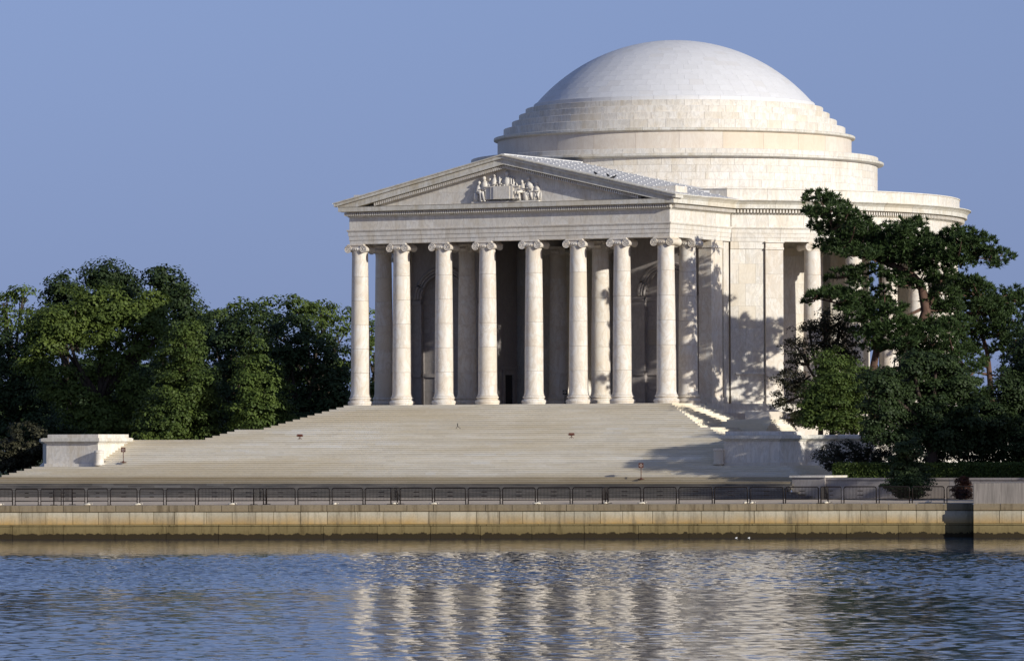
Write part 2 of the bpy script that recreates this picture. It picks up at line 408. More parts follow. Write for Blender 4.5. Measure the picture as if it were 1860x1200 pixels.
    # sliver of plaza right of where the wall meets the garden wall line
build_ground()

# ------------------------------------------------------------ sea wall
def wall_run(parent, s0, s1, o, lc, lu, lb, seed):
    """coping, upper course, ledge and base course between s0 and s1 at offset o"""
    rr = random.Random(seed)
    def run(name, mat, L, z0, z1, oo, back=.7, jit=.25, gap=.035, ch=.03):
        s = s0
        while s < s1-.05:
            e = min(s1, s+L*(1+rr.uniform(-jit, jit)))
            if s1-e < L*.4: e = s1
            d = rr.uniform(-.012, .012)
            v = []
            for ss in (s+gap/2, e-gap/2):
                for off, z in ((-back, z0), (o+oo+d-ch, z0), (o+oo+d, z0+ch), (o+oo+d, z1-ch), (o+oo+d-ch, z1), (-back, z1)):
                    v.append(sw(ss, off, z))
            m = 6
            MB().add(v, [tuple(range(m))[::-1], tuple(range(m, 2*m))]+[(k, (k+1) % m, m+(k+1) % m, m+k) for k in range(m)]).build(name, mat, parent)
            s = e
    v = [sw(a_, b_, z_) for z_ in (ZW-1, ZC-.05) for (a_, b_) in ((s0, o-.03), (s1, o-.03), (s1, -.68), (s0, -.68))]
    MB().add(v, [(3, 2, 1, 0), (4, 5, 6, 7), (0, 1, 5, 4), (1, 2, 6, 5), (2, 3, 7, 6), (3, 0, 4, 7)]).build('core', M['wallbase'], parent)
    run('coping_stone', M['coping'], lc, ZC-.43, ZC+.03, .09, jit=.06)
    run('wall_stone', M['wallstone'], lu, ZC-1.30, ZC-.44, 0, jit=.3)
    run('ledge_stone', M['wallbase'], lb, ZC-1.42, ZC-1.31, .10, jit=.05)
    run('base_stone', M['wallbase'], lb, ZW-.5, ZC-1.43, .05, jit=.05, gap=.03)
SR = s_of(1766)
seawall = empty('sea_wall', sw(s_of(900), 0, ZW), 'long stained stone sea wall with yellow tide marks between water and plaza', 'sea wall')
world(seawall)
wall_run(seawall, s_of(-260), SR, 0, 1.80, 1.72, 3.6, 3)
block_wall = empty('wall_block', sw(SR+2, 1, ZW), 'projecting stretch of sea wall topped by a tall grey parapet block', 'wall')
world(block_wall)
wall_run(block_wall, SR, SR+9, 1.6, 1.9, 1.8, 3.6, 8)
pb = MB()
v = [sw(SR+.02, 1.55, ZC+.03), sw(SR+9, 1.55, ZC+.03), sw(SR+9, -1.2, ZC+.03), sw(SR+.02, -1.2, ZC+.03)]
v += [p+Vector((0, 0, 1.38)) for p in v]; cx = sw(SR+3.2, .2, ZC+1.52)
cx2 = sw(SR+7, .2, ZC+1.52)
pb.add(v+[cx, cx2], [(0, 3, 2, 1), (0, 1, 5, 4), (1, 2, 6, 5), (2, 3, 7, 6), (3, 0, 4, 7), (4, 5, 9, 8), (5, 6, 9), (6, 7, 8, 9), (7, 4, 8)])
mg = simple('weathered_grey_stone', (.21, .185, .165), .9, .3, 2.0, st=(4, 4, .3))
pb.build('parapet', mg, block_wall)

# ------------------------------------------------------------ stairs
H_, T_ = .16216, .4309
stair = empty('staircase', (0, -44, -6), 'broad pale marble staircase climbing from the road to the portico', 'staircase')
world(stair)
X0, Y0 = 13.89+.9965, 29.893+.9965
def slab(name, x, y0, y1, ztop, mat, th=.32, x_left=None, parent=stair, nose=.015):
    xl = -x if x_left is None else x_left
    # nosed front edge
    prof = [(y1, ztop-th), (y0+.016, ztop-th), (y0+.016, ztop-.055), (y0, ztop-.05), (y0, ztop-nose), (y0+nose, ztop), (y1, ztop)]
    mb = MB(); v = []
    for xx in (xl, x):
        for yy, zz in prof: v.append((xx, yy, zz))
    m = len(prof); mb.add(v, [tuple(range(m))[::-1], tuple(range(m, 2*m))]+[(k, (k+1) % m, m+(k+1) % m, m+k) for k in range(m)])
    return mb.build(name, mat, parent)
for i in range(17):
    g = i if i < 12 else i+3
    ex = T_*g
    ztop = -i*H_
    slab('step', X0+ex, -Y0-ex, -25.0+(.0 if i else 0)-i*.02, ztop-(.002 if i else .0), M['step'])
YL2 = -(Y0+19*T_)
slab('landing', 27.58, -43.3, -27.5, -17*H_, M['step'], th=.5)
for j in range(1, 13):
    slab('step', 27.58, -43.3-j*T_, -42.5-j*T_+.2, -17*H_-j*H_, M['step'])
ZT = -17*H_-13*H_
for j in range(13, 20):
    k = j-13
    slab('step', 33.3+k*T_, -43.3-j*T_, -38.0-k*.03, -17*H_-j*H_, M['granite'] if j >= 18 else M['step'])
lower = empty('lower_steps', (0, -59, -7.1), 'dark patchy flight of steps between the road and the plaza, behind the barriers', 'staircase')
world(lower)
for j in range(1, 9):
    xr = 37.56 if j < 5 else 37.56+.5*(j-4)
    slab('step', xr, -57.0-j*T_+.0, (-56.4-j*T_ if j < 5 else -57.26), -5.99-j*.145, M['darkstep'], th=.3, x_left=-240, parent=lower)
slab('curb', 37.52, -57.22, -56.9, -5.96, M['granite'], th=.5, x_left=-240, parent=lower)

# inner cheek blocks (pedestals) and curved terrace wall
def pedestal(sg, label):
    p = empty('stair_pedestal', (sg*29.9, -45.6, -4.9), label, 'pedestal')
    world(p)
    x0, x1 = sorted((sg*27.60, 32.15 if sg > 0 else -32.48))
    MB().box(x0, x1, -48.0, -43.32, -5.4, -3.02).build('body', M['marble'], p)
    q = MB()
    for (o, z0, z1) in ((.10, -3.02, -2.93), (.20, -2.93, -2.86), (.32, -2.86, -2.62), (.22, -2.62, -2.58)):
        q.box(x0-o, x1+o, -48.0-o, -43.32+o*.2, z0, z1)
    q.build('cornice', M['cornice'], p)
    MB().box(x0+.05, x1-.05, -47.9, -43.35, -2.58, -2.30).build('cap_slab', M['marble'], p)
    MB().box(x0-.12, x1+.12, -48.13, -43.32, -5.3, -4.62).build('plinth', M['marble'], p)
    # rounded newel at the inner front corner
    MB().lathe([(0, -4.75), (.44, -4.75), (.44, -4.62), (.38, -4.6), (.38, -3.80), (.41, -3.76), (.41, -3.62), (.33, -3.58), (0, -3.56)], 28, c=(sg*27.30, -48.3, 0)).build('newel', M['marble'], p, auto=35)
    return p
pedestal(-1, 'white marble pedestal ending the left side of the main stairs, sunlit on its inner face')
pr = pedestal(1, 'white marble pedestal in tree shade at the right side of the main stairs')
AW = math.degrees(math.atan2(32.15, 43.3))
for sg, lab in ((1, 'curved white terrace wall running right behind the clipped hedge'), (-1, 'curved terrace wall hidden behind trees left of the stairs')):
    tw = empty('terrace_wall', (sg*40, -36, -6), lab, 'wall')
    world(tw)
    a0, a1 = (AW-.15, 150.) if sg > 0 else (-150., -AW+.15)
    rw = 53.9
    n = int((a1-a0)/2.6)
    for (nm, prof, mt) in (('wall_stone', [(rw-.5, -6.3), (rw, -6.3), (rw, -3.0), (rw-.5, -3.0)], 'marble'),
                           ('coping_stone', [(rw-.6, -3.0), (rw+.12, -3.0), (rw+.3, -2.86), (rw+.3, -2.64), (rw+.2, -2.58), (rw-.6, -2.58)], 'cornice'),
                           ('base_stone', [(rw+.01, -6.3), (rw+.9, -6.3), (rw+.6, -5.5), (rw+.25, -4.8), (rw+.01, -4.6)], 'marble')):
        for i in range(n if sg > 0 else 6):
            w = (a1-a0)/n; s = a0+w*i if sg > 0 else a1-w*(i+1)
            mb = MB(); arc_stone(mb, s+.012, s+w-.012, prof, 2); mb.build(nm, M[mt], tw)
# terrace lawn
pts = [(27.7, -43.31), (27.7, -25), (-27.7, -25), (-27.7, -43.31)]
arcp = [tuple(pos(a, 53.5)[:2]) for a in np.linspace(AW, 323.0, 60)]
poly = [(32.1, -43.31)]+arcp+[(-32.1, -43.31), (-27.7, -43.31), (-27.7, -27.0), (27.7, -27.0), (27.7, -43.31)]
o = MB().prism(poly, -6.3, -2.80).build('terrace', M['gravel']); tag(o, kind='structure')
def gbox(name, x0, x1, y0, y1, z0, z1, mat, label=None, cat=None, parent=None):
    o = MB().box(x0, x1, y0, y1, z0, z1).build(name, mat, parent)
    return tag(o, label, cat)
gbox('stone_block', 20.9, 23.0, -30.2, -27.2, -1.32, -.72, M['tan'], 'low tan stone block closing the side steps, left of the conifers', 'stone block')
for k in range(9):
    MB().box(19.5-.2*k, 23.4+.1*k, -30.6-T_*k, -26.9, -1.325-H_*(k+1), -1.325-H_*k-.001*k).build('side_step', M['step'], stair)
# lower cheek block and garden wall to the right
ck = empty('garden_wall', (45, -57, -7.2), 'grey stone garden wall right of the lower steps, below the clipped hedge', 'wall')
world(ck)
MB().box(37.45, 40.03, -57.25, -50.3, -7.3, -5.68).build('end_block', M['interior'], ck)
MB().box(37.3, 40.12, -57.38, -50.5, -5.68, -5.54).build('block_cap', M['marble'], ck)
x = 40.02; k = 0
while x < 80:
    MB().box(x, x+2.38, -57.0, -56.6, -7.3, -5.86).build('wall_stone', M['interior'], ck)
    MB().box(x, x+2.38, -57.08, -56.5, -5.855, -5.70).build('coping_stone', M['interior'], ck); x += 2.4

# ------------------------------------------------------------ memorial
B = empty('memorial_building', (0, 0, 0), 'domed white marble memorial with an eight column portico above the stairs', 'memorial')
# podium / floor
def podium():
    mb = MB(); r0 = 25.6
    outer = [tuple(pos(a, r0)[:2]) for a in np.linspace(36, 324, 97)]
    mb.prism(outer+[(-15.05, -24.9), (15.05, -24.9)], -.74, -.001)
    mb.build('podium', M['marble'], B)
    outer = [tuple(pos(a, 26.6)[:2]) for a in np.linspace(0, 360, 97)[:-1]]
    MB().prism(outer, -3.3, -.741).build('podium_base', M['tan'], B)
podium()

# column master
def shaft_r(t):  # t 0..1 over the shaft
    r = .775-.125*(t**1.6)
    if t < .03: r += .09*(1-t/.03)**2
    if t > .985: r += .03*(t-.985)/.015
    return r
ZS0, ZS1, ZCAP = .68, 12.42, 13.10
def make_meshes():
    base = MB().lathe([(0, 0), (.99, 0), (.99, .07), (1.0, .09), (1.03, .15), (1.035, .22), (1.01, .30), (.95, .35), (.88, .37), (.85, .42), (.86, .46), (.90, .48), (.935, .53), (.93, .59), (.90, .63), (.865, .65), (.865, .675), (0, .675)], 40)
    drums = []; nd = 6; hh = (ZS1-ZS0)/nd
    for d in range(nd):
        z0, z1 = ZS0+d*hh, ZS0+(d+1)*hh
        pr_ = [(0, z0+.004), (shaft_r((z0-ZS0)/(ZS1-ZS0))-.012, z0+.004)]
        for q in range(9):
            z = z0+.012+(z1-z0-.024)*(q/8)**(2 if d == 0 else 1); pr_.append((shaft_r((z-ZS0)/(ZS1-ZS0)), z))
        pr_ += [(shaft_r((z1-ZS0)/(ZS1-ZS0))-.012, z1-.004), (0, z1-.004)]
        drums.append(MB().lathe(pr_, 40))
    c = MB()   # ionic capital, front towards -Y
    c.lathe([(0, 12.42), (.66, 12.42), (.69, 12.45), (.66, 12.49), (.67, 12.52), (.74, 12.58), (.82, 12.68), (.83, 12.75), (.76, 12.80), (0, 12.80)], 36)
    c.box(-.735, .735, -.70, .70, 12.78, 12.98); c.box(-.79, .79, -.78, .78, 12.98, 13.04); c.box(-.74, .74, -.73, .73, 13.04, 13.10)
    for k in range(9):   # egg and dart
        a = -PI/2+(k-4)*.24
        for sgn in (1, -1):
            cx_, cy_ = .80*math.cos(a)*1, .80*math.sin(a)*sgn
            c.lathe([(0, 12.62), (.055, 12.65), (.06, 12.70), (0, 12.76)], 6, c=(cx_, cy_, 0))
    vr, vx, vz = .345, .735, 12.70
    for s_ in (-1, 1):
        pts = []; rad = []
        for q in range(15):
            y = -.74+1.48*q/14; t = abs(y)/.74
            pts.append((s_*vx, y, vz)); rad.append(.21+.10*t**2+(.01 if abs(t-.25) < .08 else 0))
        c.tube(pts, rad, 20)
        for f_ in (-1, 1):
            sp = []; sr = []
            for q in range(46):
                th = q/45*2.6*2*PI; rr_ = vr*(1-.86*q/45)
                sp.append((s_*vx-s_*rr_*math.sin(th)*1, f_*.745, vz+rr_*math.cos(th))); sr.append(.040*(1-.45*q/45))
            c.tube(sp, sr, 6)
            c.add(*sphere((s_*vx, f_*.75, vz), .05, 8, 5))
    for f_ in (-1, 1): c.tube([(-vx, f_*.745, vz+vr), (vx, f_*.745, vz+vr)], .04, 6); c.tube([(-vx*.75, f_*.72, vz+.09), (0, f_*.74, vz+.05), (vx*.75, f_*.72, vz+.09)], .03, 6)
    return base, drums, c
def sphere(c, r, n=12, m=8, sc=(1, 1, 1)):
    v = []; f = []
    for i in range(m+1):
        t = PI*i/m
        for k in range(n):
            a = 2*PI*k/n; v.append((c[0]+r*sc[0]*math.sin(t)*math.cos(a), c[1]+r*sc[1]*math.sin(t)*math.sin(a), c[2]+r*sc[2]*math.cos(t)))
    for i in range(m):
        for k in range(n): f.append((i*n+k, i*n+(k+1) % n, (i+1)*n+(k+1) % n, (i+1)*n+k))
    return v, f
bm_, dm_, cm_ = make_meshes()
col0 = bpy.data.objects.new('column', None); link(col0, B)
bm_.build('base', M['column'], col0, auto=35)
for d_ in dm_: d_.build('drum', M['column'], col0, auto=35)
cm_.build('capital', M['column'], col0, auto=40)
col0.location = (0, 0, 0)
kids0 = list(col0.children)
first = [True]
def place_column(x, y, rz=0):
    if first[0]: c = col0; first[0] = False
    else:
        c = col0.copy(); COL.objects.link(c); c.parent = B
        for k_ in kids0:
            q = k_.copy(); COL.objects.link(q); q.parent = c
    c.location = (x, y, 0); c.rotation_euler = (0, 0, rz)
CX = [2.112, 6.10, 10.01, 13.89]
for x in CX:
    for s_ in (-1, 1): place_column(s_*x, -29.87)
for x in (13.89, 6.10):
    for s_ in (-1, 1): place_column(s_*x, -25.97)
for s_ in (-1, 1): place_column(s_*2.2, -17.35)
for k in range(8):
    for base_ in (90, 270):
        a = base_+(k-3.5)*10.1
        p = pos(a, 23.42); place_column(p.x, p.y, R(a))
for k in range(4):
    a = 180+(k-1.5)*10.1; p = pos(a, 23.42); place_column(p.x, p.y, R(a))

# entablature profiles: outward offset from the frieze face
ARCH = [(-1.25, 13.102), (0, 13.102), (0, 13.42), (.045, 13.42), (.045, 13.76), (.09, 13.76), (.09, 14.08), (.13, 14.10), (.19, 14.20), (.19, 14.27), (-1.25, 14.27)]
FRZ = [(-1.2, 14.274), (0.02, 14.274), (0.02, 15.26), (-1.2, 15.26)]
COR_F = [(-1.2, 15.264), (.07, 15.264), (.14, 15.36), (.14, 15.66), (.50, 15.70), (.55, 15.78), (.69, 15.74), (.69, 16.06), (.74, 16.12), (-1.2, 16.12)]
COR_S = [(-1.2, 15.264), (.07, 15.264), (.14, 15.36), (.14, 15.66), (.50, 15.70), (.55, 15.78), (.69, 15.74), (.69, 16.06), (.74, 16.12), (.80, 16.2), (.95, 16.34), (1.02, 16.36), (1.02, 16.44), (-1.2, 16.44)]
FX, FY, RF = 14.52, 30.46, 24.2
YJ = -math.sqrt(RF**2-FX**2)
for nm, prof, mt in (('architrave_stone', ARCH, 'marble'), ('frieze_stone', FRZ, 'marble')):
    line_stones(nm, B, M[mt], (-FX, -FY, 0), (FX, -FY, 0), (0, -1, 0), prof, 2.1, mitre0=1, mitre1=1, n=13 if nm[0] == 'a' else 11)
    line_stones(nm, B, M[mt], (FX, -FY, 0), (FX, YJ, 0), (1, 0, 0), prof, 2.6, mitre0=1, mitre1=-.3, n=4)
    line_stones(nm, B, M[mt], (-FX, YJ, 0), (-FX, -FY, 0), (-1, 0, 0), prof, 2.6, mitre0=-.3, mitre1=1, n=4)
line_stones('cornice_stone', B, M['cornice'], (-FX, -FY, 0), (FX, -FY, 0), (0, -1, 0), COR_F, 2.4, mitre0=1, mitre1=1)
line_stones('cornice_stone', B, M['cornice'], (FX, -FY, 0), (FX, YJ, 0), (1, 0, 0), COR_S, 2.6, mitre0=1, mitre1=-.45, n=4)
line_stones('cornice_stone', B, M['cornice'], (-FX, YJ, 0), (-FX, -FY, 0), (-1, 0, 0), COR_S, 2.6, mitre0=-.45, mitre1=1, n=4)
AJ = math.degrees(math.asin(FX/RF))
for nm, prof, mt, ln in (('architrave_stone', ARCH, 'marble', 4.2), ('frieze_stone', FRZ, 'marble', 3.1), ('cornice_stone', COR_S, 'cornice', 3.6)):
    ring_stones(nm, B, M[mt], [(RF+o, z) for o, z in prof], ln, AJ+.15, 360-AJ-.15, gap=.02, seg=4)
# dentils: too many to pick apart singly
db = MB()
def dent(p, out, along, z0, z1, w=.11, d0=.12, d1=.46):
    a, o = along*w/2, out
    v = [p+a*s+o*d+Vector((0, 0, z)) for z in (z0, z1) for (s, d) in ((-1, d0), (1, d0), (1, d1), (-1, d1))]
    db.add(v, [(0, 1, 2, 3), (7, 6, 5, 4), (0, 4, 5, 1), (1, 5, 6, 2), (2, 6, 7, 3), (3, 7, 4, 0)])
n = 148
for i in range(n+1): dent(Vector((-FX-.2+(2*FX+.4)*i/n, -FY, 0)), Vector((0, -1, 0)), Vector((1, 0, 0)), 15.40, 15.65)
for s_ in (-1, 1):
    L = FY+YJ; n = int(L/.2)
    for i in range(1, n): dent(Vector((s_*FX, -FY+.0+L*i/n, 0)), Vector((s_, 0, 0)), Vector((0, 1, 0)), 15.40, 15.65)
n = int(R(360-2*AJ)*RF/.27)
for i in range(1, n):
    a = AJ+(360-2*AJ)*i/n; p = pos(a, RF); o_ = pos(a, 1); dent(p, o_, Vector((-o_.y, o_.x, 0)), 15.40, 15.65, w=.14)
o = db.build('dentil_course', M['marble'], B, norm=False); o['kind'] = 'stuff'

# pediment
SL = .2277; ZA = 19.98
def zt(x): return ZA-SL*abs(x)
def rake(name, d0, d1, ya, yb, mat, xe=None, n=8, x_in=0.0):
    """raking course between depths d0 (top) and d1 below the roof line"""
    for s_ in (-1, 1):
        xm = xe or 15.5
        for i in range(n):
            a, b_ = xm*i/n+(.008 if i else 0), xm*(i+1)/n-.008
            pl = [(s_*a, zt(a)-d0), (s_*b_, zt(b_)-d0), (s_*b_, zt(b_)-d1), (s_*a, zt(a)-d1)]
            MB().prism(pl, ya, yb, 'y').build(name, mat, B)
rake('raking_cornice_stone', 0.0, .10, -31.47, -30.0, M['cornice'], 15.5)
rake('raking_cornice_stone', .10, .32, -31.36, -30.0, M['cornice'], 15.5)
rake('raking_cornice_stone', .322, .80, -31.15, -30.05, M['cornice'], 13.6, n=6)
# wedge where the rake runs down on to the corner
for s_ in (-1, 1):
    pl = [(s_*13.61, zt(13.61)-.322), (s_*15.24, zt(15.24)-.322), (s_*15.22, 16.123), (s_*13.61, 16.123)]
    MB().prism(pl, -31.15, -30.05, 'y').build('raking_cornice_stone', M['cornice'], B)
rake('raking_bed_moulding', .802, 1.10, -30.62, -30.1, M['cornice'], 12.1, n=5)
db = MB()
for s_ in (-1, 1):
    n = 66
    for i in range(n):
        x = .1+12.0*i/n; z = zt(x)-.86
        db.add([(s_*(x-.055), -30.95, z-.24), (s_*(x+.055), -30.95, z-.24), (s_*(x+.055), -30.95, z), (s_*(x-.055), -30.95, z),
                (s_*(x-.055), -30.6, z-.24), (s_*(x+.055), -30.6, z-.24), (s_*(x+.055), -30.6, z), (s_*(x-.055), -30.6, z)],
               [(0, 1, 2, 3), (4, 7, 6, 5), (0, 4, 5, 1), (1, 5, 6, 2), (2, 6, 7, 3), (3, 7, 4, 0)])
o = db.build('raking_dentil_course', M['marble'], B); o['kind'] = 'stuff'
# tympanum panels (3 courses, staggered joints)
zb = 16.124
def zy(x): return zt(x)-1.08
for c_ in range(3):
    z0, z1 = zb+c_*.95, zb+(c_+1)*.95
    xs = [-12.5+2.5*k+(1.25 if c_ % 2 else 0) for k in range(-1, 12)]
    for a, b_ in zip(xs[:-1], xs[1:]):
        pl = []
        for x in np.linspace(a+.006, b_-.006, 9): pl.append((x, min(z1-.005, zy(x))))
        if max(p[1] for p in pl) <= z0+.03: continue
        top = [(x, z) for x, z in pl if z > z0+.003]
        if len(top) < 2: continue
        pp = [(top[0][0], z0)]+top+[(top[-1][0], z0)]
        MB().prism(pp, -30.40, -30.15, 'y').build('tympanum_panel', M['marble'], B)
MB().prism([(-13.2, zb), (0, ZA-.9), (13.2, zb)], -30.16, -29.9, 'y').build('tympanum_back', M['marble'], B)
# relief in the tympanum: robed figures round a desk (plain, generic)
rel = bpy.data.objects.new('relief_sculpture', None); link(rel, B); rel.location = (0, 0, 0)
MB().box(-3.1, 3.0, -30.72, -30.38, 16.125, 16.27).build('ledge', M['marble'], rel)
dk = MB(); 
for x0, x1, y_ in ((-1.75, -1.25, -30.85), (-1.23, -.95, -30.98), (-.93, .52, -31.05), (.54, .8, -30.98), (.82, 1.3, -30.85)):
    dk.box(x0, x1, y_, -30.38, 16.42, 17.42)
dk.box(-1.8, 1.35, -30.95, -30.38, 17.38, 17.46)
dk.build('desk', M['marble'], rel)
def figure(x, zb_, h, seated, lean, turn, yo=0, dep=1.0):
    m = MB(); k = h/1.9; y = -30.47-yo
    h = h*.95; hd = (x+lean*1.2, y-.10, zb_+h-.16*k)
    m.add(*sphere(hd, .135*k, 10, 8, (1, 1, 1.2)))
    m.tube([(x+lean-.30*k, y+.06, zb_+h*.75), (x+lean*.4-.38*k, y+.04, zb_+h*.4), (x-.34*k, y+.0, zb_)], [.10*k, .15*k, .20*k], 8); m.tube([(x+lean+.28*k, y+.08, zb_+h*.7), (x+.36*k, y+.06, zb_+h*.35), (x+.3*k, y+.05, zb_)], [.08*k, .14*k, .16*k], 8)
    m.tube([(hd[0], hd[1]+.02, hd[2]-.1), (x+lean*.9, y, zb_+h-.42*k)], [.09*k, .12*k], 8)
    m.tube([(x+lean*.95, y, zb_+h-.36*k), (x+lean*.6, y, zb_+h-.62*k), (x+lean*.1, y, zb_+h-1.05*k), (x, y, zb_+h*.42)], [.17*k, .30*k, .24*k, .28*k], 10)
    sh = (x+lean*.85, y, zb_+h-.48*k)
    for s_ in (-1, 1):
        el = (sh[0]+s_*.36*k+turn*.15, y-.12, sh[2]-.42*k); hn = (el[0]+turn*.38*k-s_*.10*k, y-.32, el[2]+.02*k)
        m.tube([(sh[0]+s_*.22*k, y, sh[2]+.02), el, hn], [.10*k, .085*k, .055*k], 7)
    if seated:
        for s_ in (-1, 1):
            kn = (x+turn*.5*k+s_*.1, y-.34, zb_+h*.42); ft = (kn[0]+turn*.05+s_*.05, y-.30, zb_+.04)
            m.tube([(x+s_*.1, y, zb_+h*.44), kn, ft, (ft[0]+turn*.15, ft[1]-.1, ft[2])], [.17*k, .14*k, .09*k, .06*k], 7)
        m.tube([(x-.2*turn, y+.05, zb_+h*.40), (x-.2*turn, y+.05, zb_)], [.30*k, .30*k], 8)
    else:
        for s_ in (-1, 1): m.tube([(x+s_*.11*k, y, zb_+h*.5), (x+s_*.13*k+turn*.06, y-.12, zb_+h*.26), (x+s_*.14*k, y-.02, zb_+.04), (x+s_*.14*k+turn*.12, y-.14, zb_+.03)], [.16*k, .12*k, .08*k, .06*k], 7)
        for q in range(5): m.tube([(x+(-.22+.11*q)*k, y+.03, zb_+h*.62), (x+(-.30+.15*q)*k, y-.02-.03*(q % 2), zb_+.05)], [.07*k, .09*k], 6)
    o = m.build('figure', M['marble'], rel, smooth=True); return o
figure(-2.55, 16.27, 1.75, True, .10, 1, .05); figure(-1.95, 16.27, 2.15, False, -.05, 1, 0)
figure(-1.15, 16.75, 1.85, False, .05, 1, -.05); figure(.05, 16.35, 2.42, False, 0, .4, -.05)
figure(1.55, 16.27, 1.75, True, -.08, -1, .05); figure(2.15, 16.27, 1.98, False, -.12, -1, 0); figure(2.75, 16.27, 1.55, False, -.05, -1, -.08)
figure(-1.6, 16.5, 1.75, False, .06, 1, -.12); figure(.6, 16.5, 1.75, False, -.02, -1, -.10); figure(-.55, 16.5, 1.70, False, .03, 1, -.12); figure(1.85, 16.3, 1.6, False, .06, -1, -.12)
dr = MB()
for x, z0, z1 in ((-.55, 17.46, 18.2), (.28, 17.4, 18.3), (.48, 17.4, 18.2), (.70, 17.4, 18.0), (-.75, 17.46, 17.7), (1.0, 17.42, 17.7)): dr.tube([(x, -30.62, z0), (x-.05, -30.58, z1)], [.10, .05], 7)
dr.build('drapery', M['marble'], rel, smooth=True)

# roof of the portico
for s_ in (-1, 1):
    pl = [(0, ZA-.02), (s_*15.42, zt(15.42)-.02), (s_*15.42, zt(15.42)-.10), (0, ZA-.3)]
    MB().prism(pl, -31.30, -13.0, 'y').build('roof', M['roof'], B)
    rb = MB(); y = -30.3; r_ = 0
    while y < -18:
        x_end = 15.0 if y < -20.4 else 11.3
        a, b_ = .15, x_end
        rb.prism([(s_*a, zt(a)-.03), (s_*b_, zt(b_)-.03), (s_*b_, zt(b_)+.035), (s_*a, zt(a)+.035)], y-.05, y+.05, 'y')
        x = .8+(.95 if r_ % 2 else 0)
        while x < x_end:
            rb.box(s_*x-.08, s_*x+.08, y-.08, y+.08, zt(x)-.02, zt(x)+.11); x += 1.9
        y += .80; r_ += 1
    o = rb.build('roof_battens', M['roof'], B); o['kind'] = 'stuff'
    x0, x1 = sorted((s_*12.3, s_*14.62))
    MB().box(x0, x1, -29.6, -27.5, 16.3, 17.16).build('corner_block', M['marble'], B)
MB().box(-.16, .16, -31.2, -17.4, ZA-.1, ZA+.06).build('ridge_cap', M['roof'], B)

# attic ring with flat front
HA = math.degrees(math.asin(14.35/24.28)); YA = -24.28*math.cos(R(HA))
ring_stones('attic_stone', B, M['marble'], [(23.3, 16.442), (24.24, 16.442), (24.24, 17.30), (23.3, 17.30)], 3.4, HA, 360-HA, gap=.02, seg=4)
ring_stones('attic_coping', B, M['marble'], [(23.2, 17.302), (24.24, 17.302), (24.30, 17.33), (24.30, 17.42), (23.2, 17.42)], 3.4, HA, 360-HA, gap=.02, seg=4)
line_stones('attic_stone', B, M['marble'], (-14.35, YA, 0), (14.35, YA, 0), (0, -1, 0), [(-.9, 16.0), (0, 16.0), (0, 17.30), (-.9, 17.30)], 3.0)
line_stones('attic_coping', B, M['marble'], (-14.35, YA, 0), (14.35, YA, 0), (0, -1, 0), [(-.9, 17.302), (.05, 17.302), (.05, 17.42), (-.9, 17.42)], 3.0)
for s_ in (-1, 1): MB().box(*sorted((s_*13.2, s_*14.35)), YA+.5, YA+3.2, 16.3, 17.29).build('attic_return', M['marble'], B)
MB().prism([tuple(pos(a, 23.4)[:2]) for a in np.linspace(0, 360, 73)[:-1]], 16.5, 17.25).build('attic_roof', M['roof'], B)
# upper drum (B)
for c_ in range(5):
    z0 = 17.26+c_*.604
    ring_stones('drum_stone', B, M['marble'], [(16.5, z0), (17.3, z0), (17.3, z0+.596), (16.5, z0+.596)], 2.0, gap=.018, off=(.5 if c_ % 2 else 0)+.1*c_)
ring_stones('drum_cornice_stone', B, M['cornice'], [(16.4, 20.282), (17.36, 20.282), (17.45, 20.33), (17.80, 20.38), (17.84, 20.42), (17.84, 20.57), (17.78, 20.61), (16.4, 20.61)], 2.5, gap=.018)
ring_stones('drum_blocking_stone', B, M['marble'], [(15.4, 20.612), (17.36, 20.612), (17.36, 21.00), (17.33, 21.03), (15.4, 21.03)], 2.6, gap=.018, off=.4)
MB().prism([tuple(pos(a, 16.6)[:2]) for a in np.linspace(0, 360, 73)[:-1]], 17.2, 21.02).build('drum_core', M['marble'], B)
# upper ring (C)
ring_stones('upper_drum_stone', B, M['tan'], [(14.4, 21.032), (15.1, 21.032), (15.1, 22.52), (14.4, 22.52)], 3.7, gap=.016)
ring_stones('upper_cornice_stone', B, M['cornice'], [(13.9, 22.522), (15.12, 22.522), (15.24, 22.58), (15.38, 22.62), (15.42, 22.66), (15.42, 22.83), (15.37, 22.87), (13.9, 22.87)], 2.9, gap=.016)
tiers = [(14.58, 22.872, 23.62), (13.87, 23.622, 24.24), (13.26, 24.242, 24.83), (12.70, 24.832, 25.35)]
for k, (r_, z0, z1) in enumerate(tiers):
    ring_stones('dome_step_stone', B, M['marble'], [(r_-1.4, z0), (r_, z0), (r_, z1-.03), (r_-.03, z1), (r_-1.4, z1)], 1.48, gap=.016, off=.5*k)
MB().lathe([(0, 21.0), (14.5, 21.0), (14.5, 22.6), (13.3, 23.5), (12.6, 24.2), (12.0, 24.7), (11.4, 25.2), (0, 25.2)], 72).build('dome_core', M['marble'], B)
ring_stones('dome_base_stone', B, M['dome'], [(11.2, 25.352), (12.0, 25.352), (12.0, 25.70), (11.9, 25.80), (11.2, 25.80)], 1.9, gap=.016)
